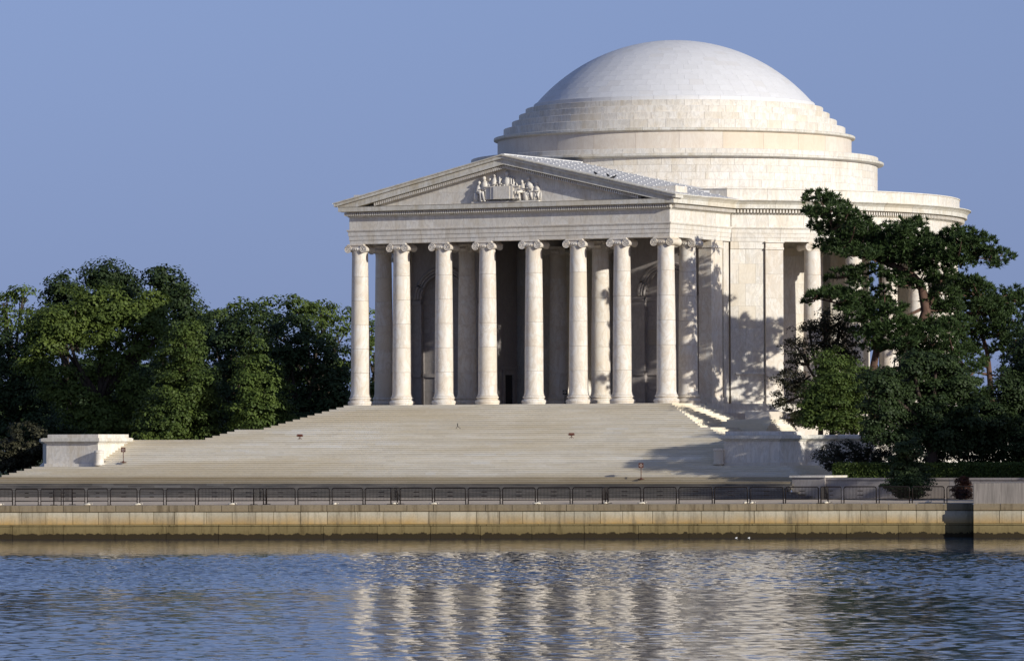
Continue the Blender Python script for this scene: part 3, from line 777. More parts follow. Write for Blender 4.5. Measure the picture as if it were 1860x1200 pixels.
# dome shell of cut stones
RD, ZD = 15.60, 31.21-15.60
th0 = math.asin(11.95/RD); nc = 19
core = MB(); core.lathe([((RD-.05)*math.sin(t), ZD+(RD-.05)*math.cos(t)) for t in np.linspace(th0, 0, 30)], 96); core.build('dome_shell', M['dome'], B, smooth=True)
back = MB(); cnt = 0
for c_ in range(nc):
    t1, t2 = th0*(1-c_/nc), th0*(1-(c_+1)/nc); g = .008/RD
    rm = RD*math.sin((t1+t2)/2); nb = max(6, int(round(2*PI*rm/1.18)))
    if c_ == nc-1: nb = 1
    for i in range(nb):
        w = 360/nb; s = w*i+(w/2 if c_ % 2 else 0)+c_*7; gg = math.degrees(.008/max(rm, .3))
        def ppt(a, t, rr): return pos(a, rr*math.sin(t), ZD+rr*math.cos(t))
        sg = 2 if nb > 12 else (3 if nb > 1 else 24)
        if nb == 1: gg = 0
        v = []; f = []
        for q in range(sg+1):
            a = s+gg/2+(w-gg)*q/sg
            for (t, rr) in ((t1-g/2, RD-.06), (t1-g/2, RD), ((t1+t2)/2, RD), (t2+g/2 if nb > 1 else 0, RD), (t2+g/2 if nb > 1 else 0, RD-.06)): v.append(ppt(a, t, rr))
        for q in range(sg):
            for k in range(4): f.append((q*5+k, (q+1)*5+k, (q+1)*5+k+1, q*5+k+1))
        f.append((0, 1, 2, 3, 4)); f.append(tuple(sg*5+k for k in (4, 3, 2, 1, 0)))
        mid = (s+w/2-VIS0+5) % 360
        if mid < VIS1-VIS0+10 and cnt < 330:
            o = MB().add(v, f).build('dome_stone', M['dome'], B, auto=30, norm=False); cnt += 1
        else: back.add(v, f)
o = back.build('dome_stone_mass', M['dome'], B, auto=30, norm=False); o['kind'] = 'stuff'

# ceilings
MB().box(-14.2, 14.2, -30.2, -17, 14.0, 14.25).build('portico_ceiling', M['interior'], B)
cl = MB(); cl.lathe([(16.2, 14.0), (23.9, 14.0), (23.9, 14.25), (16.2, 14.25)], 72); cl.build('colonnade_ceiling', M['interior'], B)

# inner drum wall with openings to front, left and right
for a0, a1 in ((20, 74), (106, 160), (200, 254), (286, 340)):
    for z0, z1, r_ in ((0, .5, 16.75), (.502, 2.3, 16.6), (2.302, 2.6, 16.68), (2.602, 5.0, 16.6), (5.002, 7.5, 16.6), (7.502, 10, 16.6), (10.002, 12.3, 16.6), (12.302, 12.9, 16.75), (12.902, 16.4, 16.6)):
        ring_stones('inner_wall_stone', B, M['marble'], [(13.4, z0), (r_, z0), (r_, z1-.004), (13.4, z1-.004)], 3.4, a0, a1, gap=.012, seg=2)
for a0, a1 in ((-20, 20), (74, 106), (160, 200), (254, 286)):
    mb = MB(); arc_stone(mb, a0+.1, a1-.1, [(13.4, 12.9), (16.55, 12.9), (16.55, 16.4), (13.4, 16.4)], 12); mb.build('lintel', M['marble'], B)
# back wall of the portico with arched niches, flanking antae
def niche_wall(s_):
    xc, ro, zc = 10.30, 2.10, 8.75
    xa, xb = 7.0, 13.75
    # wall polygon pieces round the arch opening (y -22.3 front face)
    mb = MB(); Y1, Y2 = -22.30, -21.5
    mb.box(*sorted((s_*xa, s_*(xc-ro))), Y1, Y2, 0, 14.0); mb.box(*sorted((s_*(xc+ro), s_*xb)), Y1, Y2, 0, 14.0)
    n = 24; arc = [(xc+ro*math.cos(PI*k/n), zc+ro*math.sin(PI*k/n)) for k in range(n+1)]
    for k in range(n):
        (xa_, za_), (xb_, zb_) = arc[k], arc[k+1]
        mb.prism([(s_*xa_, za_), (s_*xb_, zb_), (s_*xb_, 14.0), (s_*xa_, 14.0)], Y1, Y2, 'y')
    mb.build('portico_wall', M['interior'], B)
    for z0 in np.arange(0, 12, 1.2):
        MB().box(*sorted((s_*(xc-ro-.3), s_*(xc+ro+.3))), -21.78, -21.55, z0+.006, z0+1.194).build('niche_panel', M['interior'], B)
    ar = MB()
    for rr, w, pr_ in ((ro+.03, .10, .12), (ro+.28, .12, .07), (ro+.52, .16, .16)):
        pts = [(s_*(xc+rr*math.cos(PI*k/30)), -22.30-pr_*.3, zc+rr*math.sin(PI*k/30)) for k in range(31)]
        ar.tube(pts, w, 8)
    ar.build('arch_moulding', M['interior'], B, smooth=True)
    bd = MB()
    for z0 in (8.35, 2.35):
        bd.box(*sorted((s_*(xa+.02), s_*(xc-ro))), -22.46, -22.2, z0, z0+.14); bd.box(*sorted((s_*(xa+.02), s_*(xc-ro))), -22.40, -22.2, z0+.14, z0+.3)
        bd.box(*sorted((s_*(xc+ro), s_*(xb-.02))), -22.46, -22.2, z0, z0+.14); bd.box(*sorted((s_*(xc+ro), s_*(xb-.02))), -22.40, -22.2, z0+.14, z0+.3)
        bd.box(*sorted((s_*(xc-ro), s_*(xc+ro))), -21.92, -21.7, z0, z0+.14); bd.box(*sorted((s_*(xc-ro), s_*(xc+ro))), -21.86, -21.7, z0+.14, z0+.3)
    bd.build('string_course', M['interior'], B)
    # reveal wall towards the entrance, with a bronze door
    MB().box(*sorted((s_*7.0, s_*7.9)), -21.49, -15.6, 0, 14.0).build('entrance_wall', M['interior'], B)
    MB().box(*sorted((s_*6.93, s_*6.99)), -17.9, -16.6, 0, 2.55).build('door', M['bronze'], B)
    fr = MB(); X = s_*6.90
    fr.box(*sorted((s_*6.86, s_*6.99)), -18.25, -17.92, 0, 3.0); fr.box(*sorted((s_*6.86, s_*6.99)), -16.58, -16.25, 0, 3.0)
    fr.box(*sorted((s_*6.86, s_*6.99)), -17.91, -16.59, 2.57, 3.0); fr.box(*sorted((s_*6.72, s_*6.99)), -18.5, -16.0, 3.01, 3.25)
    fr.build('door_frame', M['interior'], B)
    # anta and flank wall
    st = MB().box(*sorted((s_*13.30, s_*14.42)), -22.75, -20.75, .5, 12.5).build('anta', M['column'], B)
    MB().box(*sorted((s_*13.2, s_*14.52)), -22.85, -20.7, .001, .5).build('anta_base', M['column'], B)
    MB().box(*sorted((s_*13.2, s_*14.52)), -22.85, -20.7, 12.5, 12.7).build('anta_moulding', M['column'], B)
    MB().box(*sorted((s_*13.22, s_*14.48)), -22.80, -20.72, 12.7, 13.1).build('anta_capital', M['column'], B)
    for k in range(8):
        z0 = k*1.6375; MB().box(*sorted((s_*13.4, s_*14.12)), -20.72, -19.2, z0+.008, z0+1.63).build('flank_wall_stone', M['marble'], B)
    MB().box(*sorted((s_*13.5, s_*14.3)), -20.2, -19.25, 0.002, 13.09).build('flank_pilaster', M['marble'], B)
for s_ in (-1, 1): niche_wall(s_)
# solid bays of the ring between the portico and the colonnade, with a pilaster
for cen in (0, 180):
    for s_ in (-1, 1):
        a0, a1 = 36.9, 43.6
        if cen == 180: a0 = 25.0
        def A(a): return cen+s_*a
        zc_ = [0, .68, 2.45, 4.3, 6.1, 7.9, 9.7, 11.3, 12.5, 13.1]
        for i in range(9):
            rr = 24.05+(.14 if i == 0 else 0)+(.09 if i == 8 else 0)
            cuts = [a0, a0+3.0, a1] if i % 2 else [a0, a0+1.6, a0+5.0, a1]
            for q in range(len(cuts)-1):
                mb = MB(); arc_stone(mb, A(cuts[q]+.015), A(cuts[q+1]-.015), [(23.0, zc_[i]+.003), (rr, zc_[i]+.003), (rr, zc_[i+1]-.003), (23.0, zc_[i+1]-.003)], 2)
                mb.build('bay_stone', M['marble'], B)
        mb = MB(); arc_stone(mb, A(a0+.9), A(a1), [(24.0, 2.36), (24.18, 2.36), (24.18, 2.46), (24.12, 2.56), (24.0, 2.56)], 3); mb.build('string_course', M['marble'], B)
        for (z0, z1, e, d) in ((0.002, .3, .15, 24.52), (.302, .66, .08, 24.44), (.662, 12.45, 0, 24.30), (12.452, 12.62, .08, 24.40), (12.622, 13.0, .0, 24.33), (13.002, 13.1, .12, 24.46)):
            nn = 6 if z1-z0 > 5 else 1
            for q in range(nn):
                za, zb2 = z0+(z1-z0)*q/nn, z0+(z1-z0)*(q+1)/nn
                mb = MB(); arc_stone(mb, A(43.75-e), A(47.3+e), [(22.4, za+.004), (d, za+.004), (d, zb2-.004), (22.4, zb2-.004)], 2)
                mb.build('pilaster_stone', M['column'], B)

# ------------------------------------------------------------ barriers
def plaza_z(x, y):
    # plaza height under a point
    A = np.array([[0, -wd.x], [1, -wd.y]]); s = (x-WC.x)/wd.x; yw = WC.y+wd.y*s; y0 = yw
    t = (y-y0)/(-56.75-y0); return ZC+(-7.16-ZC)*max(0, min(1, t))
def ordinal(k):
    w = {1: 'first', 2: 'second', 3: 'third', 4: 'fourth', 5: 'fifth', 6: 'sixth', 7: 'seventh', 8: 'eighth', 9: 'ninth', 10: 'tenth', 11: 'eleventh', 12: 'twelfth', 13: 'thirteenth', 14: 'fourteenth', 15: 'fifteenth', 16: 'sixteenth', 17: 'seventeenth', 18: 'eighteenth'}
    return w[k]
def make_barrier():
    t = bpy.data.objects.new('crowd_barrier', None); COL.objects.link(t)
    L, Hh = 2.30, 1.14; r = .15
    fr = MB(); pts = []
    xa, xb, z0, z1 = -L/2, L/2, .30, Hh
    pts = [(xa, 0, .02), (xa, 0, z1-r)]+[(xa+r-r*math.cos(a), 0, z1-r+r*math.sin(a)) for a in (.4, .8, 1.2, PI/2)]+[(xb-r+r*math.sin(a), 0, z1-r+r*math.cos(a)) for a in (0, .4, .8, 1.2)]+[(xb, 0, z1-r), (xb, 0, .02)]
    fr.tube(pts, .044, 6); fr.tube([(xa, 0, z0), (xb, 0, z0)], .034, 6)
    fr.build('frame', M['iron'], t, smooth=True)
    bb = MB()
    for k in range(1, 23):
        x = xa+L*k/23; bb.tube([(x, 0, z0), (x, 0, z1-.02)], .0125, 4, cap=False)
    o = bb.build('bars', M['iron'], t); o['kind'] = 'stuff'
    for z in (.58, .86): MB().box(-.2, .2, -.016, .004, z-.028, z+.028).build('crossbar', M['iron'], t)
    for x in (xa, xb): MB().tube([(x, -.30, .012), (x, -.25, .05), (x, .25, .05), (x, .30, .012)], .02, 5).build('foot', M['iron'], t, smooth=True)
    for z in (.42, .9): MB().lathe([(0, -.03), (.035, -.03), (.035, .03), (0, .03)], 8, c=(xb+.03, 0, z)).build('hinge', M['iron'], t)
    return t
bar0 = make_barrier(); kidsb = list(bar0.children); usedb = [False]
def put_barrier(p0, p1, label):
    if not usedb[0]: c = bar0; usedb[0] = True
    else:
        c = bar0.copy(); COL.objects.link(c)
        for k_ in kidsb: q = k_.copy(); COL.objects.link(q); q.parent = c
    m = (p0+p1)/2; d = p1-p0; c.location = (m.x, m.y, plaza_z(m.x, m.y)); c.rotation_euler = (0, 0, math.atan2(d.y, d.x)); c.scale = (d.length/2.36, 1, 1)
    tag(c, label, 'barrier', 'black crowd barriers along the sea wall')
spans = [(-35, 24), (26, 70.5), (72.5, 112), (113.5, 155), (157, 197), (198.5, 250), (252, 298), (300, 356), (358, 421), (422, 479.5), (481, 537), (539, 600), (601, 660), (661, 722.5), (724.5, 786), (787, 846.5), (848, 909), (910.5, 973), (974, 1036), (1037.5, 1100), (1102, 1164.5), (1166, 1229), (1230.5, 1294), (1295, 1358), (1359.5, 1423), (1424, 1487), (1489, 1528), (1530, 1592), (1594, 1652), (1654, 1715), (1717, 1772)]
OFF = 1.9
def wall_pt(px, off):
    v = fw+rt*((px-930)/F)
    A = np.array([[v.x, -wd.x], [v.y, -wd.y]]); b = np.array([WC.x-wn.x*off-CAM.x, WC.y-wn.y*off-CAM.y])
    s = float(np.linalg.solve(A, b)[1]); return sw(s, -off)
nb_ = len(spans)
for k, (a, b) in enumerate(spans):
    wob = (OFF+.12*math.sin(k*1.7), OFF+.12*math.sin(k*1.7+1.1))
    if k < 16: lab = 'black crowd barrier by the sea wall, %s in the row from the left edge' % ordinal(k+1)
    else: lab = 'black crowd barrier by the sea wall, %s in the row from the parapet block' % ordinal(nb_-k)
    put_barrier(wall_pt(a+.8, wob[0]), wall_pt(b-.8, wob[1]), lab)
for px0, px1, lab in ((97, 126, 'black crowd barrier set askew in front of the row, below the left pedestal'), (460, 480, 'black crowd barrier turned edge on, below the low floodlight left of the columns'),
                      (709, 723, 'black crowd barrier turned edge on beside a white sandbag, below the second column'), (1093, 1101, 'black crowd barrier turned fully edge on, right of the middle of the row'),
                      (1489.5, 1502, 'black crowd barrier turned edge on beside the garden wall end block')):
    a = wall_pt(px0, 1.0 if px1-px0 < 25 else 1.2); b = wall_pt(px1, OFF+.15)
    v = (b-a); v2 = Vector((v.x, v.y, 0)); 
    side = wd*(v2.dot(wd)); ln = 2.3; nn = -wn*math.sqrt(max(.1, ln**2-side.length**2))
    put_barrier(a, a+side+nn, lab)
# white sandbags at the barrier feet
def sandbag(px, w, lab, off=1.7):
    p = wall_pt(px, off); z = plaza_z(p.x, p.y)
    v, f = sphere((0, 0, .07), 1, 14, 9, (w/2, .17, .085))
    v = [(x*(1+.06*math.sin(9*y)), y, max(0, z_+.015*math.sin(14*x))) for x, y, z_ in v]
    k = w/2*.85
    m = MB().add(v, f); m.tube([(k, 0, .06), (k+.09, .02, .09), (k+.12, -.02, .12)], [.05, .025, .045], 6)
    o = m.build('sandbag', M['bag'], smooth=True); o.location = (p.x, p.y, z); o.rotation_euler = (0, 0, math.atan2(wd.y, wd.x)+random.uniform(-.3, .3))
    tag(o, lab, 'sandbag', 'pale sandbags at the barrier feet')
for px, w, lab in ((0, .3, 'small pale sandbag at the barrier feet, at the left edge of the photo'), (158, .55, 'pale sandbag at the barrier feet below the left pedestal'), (249, .5, 'pale sandbag at the barrier feet, just right of the left pedestal'),
                   (420, .55, 'pale sandbag between barriers left of the leftmost column'), (607, .3, 'small pale sandbag just left of the leftmost column line'), (714, .35, 'pale sandbag under the edge on barrier below the second column'),
                   (786, .6, 'flat pale sandbag at the barrier feet below the third column'), (974, .6, 'flat pale sandbag at the barrier feet below the fifth column'), (1098, .35, 'pale sandbag beneath the fully edge on barrier'),
                   (1164, .55, 'flat pale sandbag below the brown sign on the lower stairs'), (1352, .28, 'left one of two small pale sandbags under the right pedestal'), (1364, .3, 'right one of two small pale sandbags under the right pedestal'),
                   (1498, .4, 'pale sandbag by the end block of the garden wall'), (1683, .35, 'pale sandbag beneath the dark plaza tree')):
    sandbag(px, w, lab)

# ------------------------------------------------------------ signs and small lights
def sign(p, h, lab, s=.36, mat='brown'):
    t = empty('notice_sign', p, lab, 'sign'); t.rotation_euler = (0, 0, AZ*.6)
    MB().lathe([(0, 0), (.26, 0), (.26, .03), (.08, .06), (.05, .12), (0, .12)], 16).build('foot', M[mat], t, auto=30)
    MB().tube([(0, 0, .05), (0, 0, h-s*.5)], .028, 8).build('post', M[mat], t, smooth=True)
    MB().box(-s/2, s/2, -.035, .01, h-s, h).build('panel', M[mat], t)
    g = MB()
    g.lathe([(.075, -.004), (.10, -.004), (.10, .004), (.075, .004), (.075, -.004)], 16)
    g.box(-.11, .11, -.004, .004, -.15, -.125); g.box(-.09, .09, -.004, .004, .125, .15)
    g.xf(Matrix.Translation((0, -.041, h-s*.5)) @ Matrix.Rotation(PI/2, 4, 'X') @ Matrix.Diagonal((1, 1, 1, 1)))
    g.build('pictogram', M['signface'], t)
sign(Vector((-25.1, -48.2, -17*H_-11*H_)), 1.18, 'brown square notice on a thin post beside the left pedestal')
j_ = 19
sign(Vector((22.4, -51.45, -17*H_-19*H_)), 1.20, 'brown square notice on a post at the bottom right of the main stairs')
sign(Vector((3.9, -28.0, .0)), 1.12, 'dark notice on a post standing in the portico between the sixth and seventh columns', mat='bronze')
def spot(p, lab, rz):
    t = empty('floodlight', p, lab, 'floodlight'); t.rotation_euler = (0, 0, rz)
    m = MB(); m.tube([(-.16, 0, .01), (0, 0, .14), (.16, 0, .01)], .022, 6); m.tube([(0, -.16, .01), (0, 0, .14), (0, .16, .01)], .022, 6); m.tube([(0, 0, .12), (0, 0, .22)], .03, 6)
    m.build('stand', M['brown'], t, smooth=True)
    m = MB(); m.tube([(-.26, 0, .36), (-.24, 0, .24), (0, 0, .20), (.24, 0, .24), (.26, 0, .36)], .02, 6); m.build('bracket', M['brown'], t, smooth=True)
    m = MB(); m.prism([(-.10, .26), (.06, .22), (.14, .34), (-.08, .40)], -.21, .21, 'x'); m.build('lamp_housing', M['brown'], t)
spot(Vector((-11.84, -43.15, -17*H_)), 'small brown floodlight on the stair landing, left of the leftmost column', .4)
spot(Vector((12.3, -43.15, -17*H_)), 'small brown floodlight on the stair landing below the sixth column', .5)
t = empty('tripod_stand', (-1.06, -36.9, -12*H_), 'tiny dark tripod stand high on the stairs below the third column', 'stand')
for k in range(3): MB().tube([(.24*math.cos(k*2.09+.5), .24*math.sin(k*2.09+.5), .0), (0, 0, .18)], .02, 5).build('leg', M['bronze'], t)
MB().tube([(0, 0, .15), (0, 0, .42)], .035, 7).build('post', M['bronze'], t)

# ------------------------------------------------------------ birds
def bird(p, s, mat, lab, rz, name='bird', pitch=0.3):
    m = MB(); k = s
    m.tube([(-.24*k, 0, .10*k), (-.14*k, 0, .12*k), (0, 0, .15*k), (.12*k, 0, .19*k), (.19*k, 0, .26*k)], [.02*k, .06*k, .085*k, .07*k, .03*k], 9)
    m.add(*sphere((.20*k, 0, .28*k), .05*k, 8, 6)); m.tube([(.23*k, 0, .28*k), (.31*k, 0, .265*k)], [.018*k, .004*k], 5)
    m.add([(-.14*k, -.02*k, .12*k), (-.14*k, .02*k, .12*k), (-.40*k, .05*k, .05*k), (-.40*k, -.05*k, .05*k), (-.14*k, 0, .10*k), (-.4*k, 0, .035*k)], [(0, 1, 2, 3), (0, 3, 5, 4), (1, 4, 5, 2)])
    for s_ in (-1, 1):
        m.add([(.08*k, s_*.075*k, .2*k), (-.05*k, s_*.095*k, .18*k), (-.30*k, s_*.03*k, .10*k), (-.02*k, s_*.08*k, .12*k)], [(0, 1, 2, 3)])
        m.tube([(0, s_*.03*k, .10*k), (.01*k, s_*.03*k, 0)], .008*k, 4)
    o = m.build(name, mat, smooth=True); o.location = p; o.rotation_euler = (0, 0, rz); tag(o, lab, 'bird')
bz = lambda x: zt(x)+.0
bird((8.25, -31.0, bz(8.25)), .95, M['feather'], 'black crow on the roof edge, leftmost of the three', 2.6)
bird((9.15, -30.6, bz(9.15)+.03), 1.0, M['feather'], 'black crow on the roof edge, middle one of the three', 2.4)
bird((9.75, -30.8, bz(9.75)+.0), 1.0, M['feather'], 'black crow on the roof edge, rightmost of the three', .3)
for px, lab in ((1335, 'white gull floating at the foot of the sea wall, left one of two'), (1358, 'white gull floating at the foot of the sea wall, right one of two')):
    p = wall_pt(px, -.9); bird((p.x, p.y, ZW-.07), .42, M['gull'], lab, AZ+.3)

# ------------------------------------------------------------ vegetation
def leaf_mesh(name, P, U, V, size, mat, parent, tint):
    """one mesh of leaf quads: centres P, in-plane axes U, V, half sizes"""
    n = len(P); su, sv_ = size
    c = np.empty((n, 4, 3), np.float32)
    c[:, 0] = P-U*su[:, None]; c[:, 1] = P-V*sv_[:, None]*.9; c[:, 2] = P+U*su[:, None]; c[:, 3] = P+V*sv_[:, None]*.9
    me = bpy.data.meshes.new(name); me.vertices.add(n*4); me.loops.add(n*4); me.polygons.add(n)
    me.vertices.foreach_set('co', c.reshape(-1)); me.loops.foreach_set('vertex_index', np.arange(n*4, dtype=np.int32))
    me.polygons.foreach_set('loop_start', np.arange(0, n*4, 4, dtype=np.int32)); me.polygons.foreach_set('loop_total', np.full(n, 4, np.int32))
    me.update(calc_edges=True)
    a = me.attributes.new('tint', 'FLOAT', 'FACE'); a.data.foreach_set('value', tint.astype(np.float32))
    me.materials.append(mat)
    return link(bpy.data.objects.new(name, me), parent)
def unit(v): return v/np.linalg.norm(v, axis=1, keepdims=True)
def rand_dirs(n): return unit(rng.normal(size=(n, 3)))
def ellipsoid(px, py, rx, ry, d, dd=0.0, kz=.8):
    """crown lobe seen at a place in the photograph, d metres away"""
    c = at(px, py, d+dd); s = F/d
    return (np.array(c), rx/s, ry/s, rx/s*kz)
def lobes_to_clumps(lobes, dens, cr, shell=.55):
    out = []
    for (c, rx, rz, ry) in lobes:
        area = 4*PI*((rx*rz+rx*ry+ry*rz)/3); n = max(6, int(area*dens))
        dr = rand_dirs(n); rr = shell+(1-shell)*rng.random(n)**.6
        rr *= 1+.12*rng.normal(size=n)
        P = dr*rr[:, None]
        # axes: right, depth, up
        q = P[:, :1]*rx*np.array([[rth.x, rth.y, 0]])+P[:, 1:2]*ry*np.array([[fwh.x, fwh.y, 0]])+P[:, 2:3]*rz*np.array([[0, 0, 1]])
        nrm = unit(P[:, :1]/rx*np.array([[rth.x, rth.y, 0]])+P[:, 1:2]/ry*np.array([[fwh.x, fwh.y, 0]])+P[:, 2:3]/rz*np.array([[0, 0, 1]]))
        out.append((c+q, nrm, cr*(.65+.7*rng.random(n))))
    return np.concatenate([o[0] for o in out]), np.concatenate([o[1] for o in out]), np.concatenate([o[2] for o in out])
def crown(parent, lobes, mat, dens=.35, cr=.95, k=46, ls=.20, flat=.55, shell=.55, name='crown', zmin=-6.1):
    C, NR, CRR = lobes_to_clumps(lobes, dens, cr, shell)
    if shell > .5:
        C2, N2, R2 = lobes_to_clumps(lobes, dens*.4, cr*1.1, .15); C = np.concatenate([C, C2]); NR = np.concatenate([NR, N2]); CRR = np.concatenate([CRR, R2])
    n = len(C)*k; idx = np.repeat(np.arange(len(C)), k)
    dr_ = rand_dirs(n); dr_[:, 2] = np.where(dr_[:, 2] < -.3, -dr_[:, 2], dr_[:, 2])
    off = dr_*(.45+.5*rng.random(n)**.5)[:, None]+rng.normal(size=(n, 3))*.10; off[:, 2] *= flat*1.25
    P = C[idx]+off*CRR[idx][:, None]
    nd = unit(NR[idx]*.45+dr_*1.1+np.array([[0, 0, .35]])+rng.normal(size=(n, 3))*.42)
    U = unit(np.cross(nd, rand_dirs(n))); V = np.cross(nd, U)
    su = ls*(.6+.8*rng.random(n)); sv_ = su*(.5+.3*rng.random(n))
    ct = rng.random(len(C)); tint = np.clip(.55*ct[idx]+.45*rng.random(n), 0, 1)
    ok = P[:, 2] > zmin
    return leaf_mesh(name, P[ok], U[ok], V[ok], (su[ok], sv_[ok]), mat, parent, tint[ok]), C
def limb(mb, a, b, r0, r1, sag=.12, n=5):
    a, b = Vector(a), Vector(b); L = (b-a).length; pts = []; rad = []
    w = Vector((random.uniform(-1, 1), random.uniform(-1, 1), random.uniform(-.3, .6)))*L*.08
    for i in range(n+1):
        t = i/n; p = a.lerp(b, t)+w*math.sin(t*PI)+Vector((0, 0, -sag*L*math.sin(t*PI)*.5)); pts.append(p); rad.append(r0+(r1-r0)*t)
    mb.tube(pts, rad, 6)
def tree(name, label, cat, d, base_px, lobes_px, mat, bark='bark', tr=.45, zbase=-6.1, dens=.35, cr=.95, k=46, ls=.20, flat=.55, shell=.55, kz=.8, group=None, nb=14, cloud=None):
    b = at(base_px, 800, d); b.z = zbase
    t = empty(name, (0, 0, 0), label, cat, group); t.location = b
    ls, k, dens = ls*.70, int(k*1.7), dens*1.42; nb = int(nb*.5)
    lobes = [ellipsoid(*l[:4], d, (l[4] if len(l) > 4 else random.uniform(-1.5, 1.5)), kz) for l in lobes_px]
    holder = t
    tm = MB(); top = max(lobes, key=lambda l: l[0][2]); big = sorted(lobes, key=lambda l: -l[1]*l[2])
    tc = Vector(top[0]); zc = zbase+(tc.z-zbase)*.45
    fork = Vector((b.x*.7+tc.x*.3, b.y*.7+tc.y*.3, zc))
    limb(tm, b-Vector((0, 0, .3)), fork, tr, tr*.72, 0, 6)
    targets = [Vector(l[0]) for l in lobes]
    crn, C = crown(None, lobes, mat, dens, cr, k, ls, flat, shell, zmin=zbase+.1)
    for tg in targets: limb(tm, fork, tg, tr*.5, .09, .05)
    idx = rng.choice(len(C), min(nb, len(C)), replace=False)
    for i in idx:
        c = Vector(C[i]); q = min(targets, key=lambda g: (g-c).length); limb(tm, q.lerp(fork, .35), c, .13, .035, .05, 4)
    trk = tm.build('trunk', M[bark], None, smooth=True)
    inv = Matrix.Translation(b).inverted()
    for o in (crn, trk): o.data.transform(inv); o.parent = t
    return t

# left grove, far to near
L = [
 # name, label, depth, base px, lobes
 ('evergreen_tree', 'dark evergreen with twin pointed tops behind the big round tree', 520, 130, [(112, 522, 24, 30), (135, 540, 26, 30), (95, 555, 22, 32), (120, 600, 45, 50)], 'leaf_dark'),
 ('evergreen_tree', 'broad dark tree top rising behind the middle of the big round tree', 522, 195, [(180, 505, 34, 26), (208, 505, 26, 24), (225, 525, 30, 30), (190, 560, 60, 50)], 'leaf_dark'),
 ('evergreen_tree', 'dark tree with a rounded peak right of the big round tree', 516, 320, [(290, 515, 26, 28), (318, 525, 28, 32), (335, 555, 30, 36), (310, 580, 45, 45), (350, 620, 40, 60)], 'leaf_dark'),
 ('locust_tree', 'tall airy light green tree spreading behind the leftmost column', 512, 600, [(545, 560, 45, 28), (500, 575, 35, 32), (585, 562, 40, 27), (622, 592, 26, 38), (560, 600, 50, 32), (625, 650, 30, 24)], 'leaf_light'),
 ('locust_tree', 'loose pale green tree between the dark peak and the airy tree', 514, 430, [(438, 562, 20, 20), (412, 582, 26, 24), (385, 575, 18, 18), (440, 590, 34, 30), (465, 575, 22, 22)], 'leaf_light'),
 ('locust_tree', 'sparse green tree seen between the first two columns', 512, 672, [(668, 600, 16, 42), (680, 640, 20, 50), (690, 700, 26, 40)], 'leaf'),
 ('sparse_tree', 'thin airy tree with bare twigs at the left edge', 506, 20, [(42, 540, 26, 22), (6, 550, 18, 20), (20, 590, 30, 24), (60, 580, 20, 26)], 'leaf_mid'),
]
for nm, lab, d, bp, lb, mt in L:
    airy = mt == 'leaf_light' or nm == 'sparse_tree' or mt == 'leaf'
    tree(nm, lab, 'tree', d, bp, lb, M[mt], tr=.4, dens=.26 if airy else .42, cr=.95 if airy else 1.05, k=34 if airy else 44, ls=.24, shell=.45 if airy else .6, nb=26 if airy else 8)
tree('oak_tree', 'big round green tree with visible pale limbs, left of the memorial', 'tree', 456, 185,
     [(180, 560, 62, 40), (120, 590, 48, 38), (240, 585, 52, 40), (90, 620, 42, 36), (275, 560, 34, 36), (180, 620, 44, 34), (285, 610, 34, 34), (70, 590, 36, 30), (150, 680, 34, 28), (210, 660, 24, 22), (150, 745, 44, 36), (250, 640, 30, 26), (60, 660, 34, 30), (245, 725, 44, 40), (200, 770, 60, 26), (110, 700, 40, 36)], M['leaf'], tr=.55, dens=.46, cr=1.05, k=50, ls=.21, shell=.6, nb=40)
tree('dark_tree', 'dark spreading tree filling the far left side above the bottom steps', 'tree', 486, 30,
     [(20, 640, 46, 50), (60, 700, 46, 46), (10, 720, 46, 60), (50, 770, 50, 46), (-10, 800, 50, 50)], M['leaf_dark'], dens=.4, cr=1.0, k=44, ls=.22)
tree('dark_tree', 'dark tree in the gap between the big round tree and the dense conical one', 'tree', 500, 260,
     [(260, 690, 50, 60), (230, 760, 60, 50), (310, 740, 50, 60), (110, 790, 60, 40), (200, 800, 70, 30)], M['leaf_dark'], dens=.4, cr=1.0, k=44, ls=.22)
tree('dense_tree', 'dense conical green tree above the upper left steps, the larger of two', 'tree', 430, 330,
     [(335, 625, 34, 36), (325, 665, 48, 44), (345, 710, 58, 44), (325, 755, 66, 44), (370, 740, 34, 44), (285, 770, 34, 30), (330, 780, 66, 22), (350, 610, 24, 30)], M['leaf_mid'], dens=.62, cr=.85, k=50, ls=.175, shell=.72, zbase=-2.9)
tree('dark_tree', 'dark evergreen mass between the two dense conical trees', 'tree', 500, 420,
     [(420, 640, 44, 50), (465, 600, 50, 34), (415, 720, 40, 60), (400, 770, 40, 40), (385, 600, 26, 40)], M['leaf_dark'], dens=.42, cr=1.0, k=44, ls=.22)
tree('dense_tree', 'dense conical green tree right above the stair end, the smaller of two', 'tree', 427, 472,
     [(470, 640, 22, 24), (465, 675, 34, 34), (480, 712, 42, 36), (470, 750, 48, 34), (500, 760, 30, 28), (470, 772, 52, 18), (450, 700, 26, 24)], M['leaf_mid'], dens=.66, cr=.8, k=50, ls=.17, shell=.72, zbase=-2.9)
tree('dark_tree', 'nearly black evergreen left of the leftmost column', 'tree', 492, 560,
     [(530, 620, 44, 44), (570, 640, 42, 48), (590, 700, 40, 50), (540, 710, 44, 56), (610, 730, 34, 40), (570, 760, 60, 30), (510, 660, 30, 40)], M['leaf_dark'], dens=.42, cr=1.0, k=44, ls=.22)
tree('round_shrub', 'low dark shrubs behind the portico floor between the first columns', 'shrub', 498, 670, [(650, 745, 40, 20), (690, 720, 30, 30)], M['leaf_mid'], tr=.15, dens=.5, cr=.8, k=40, nb=4)
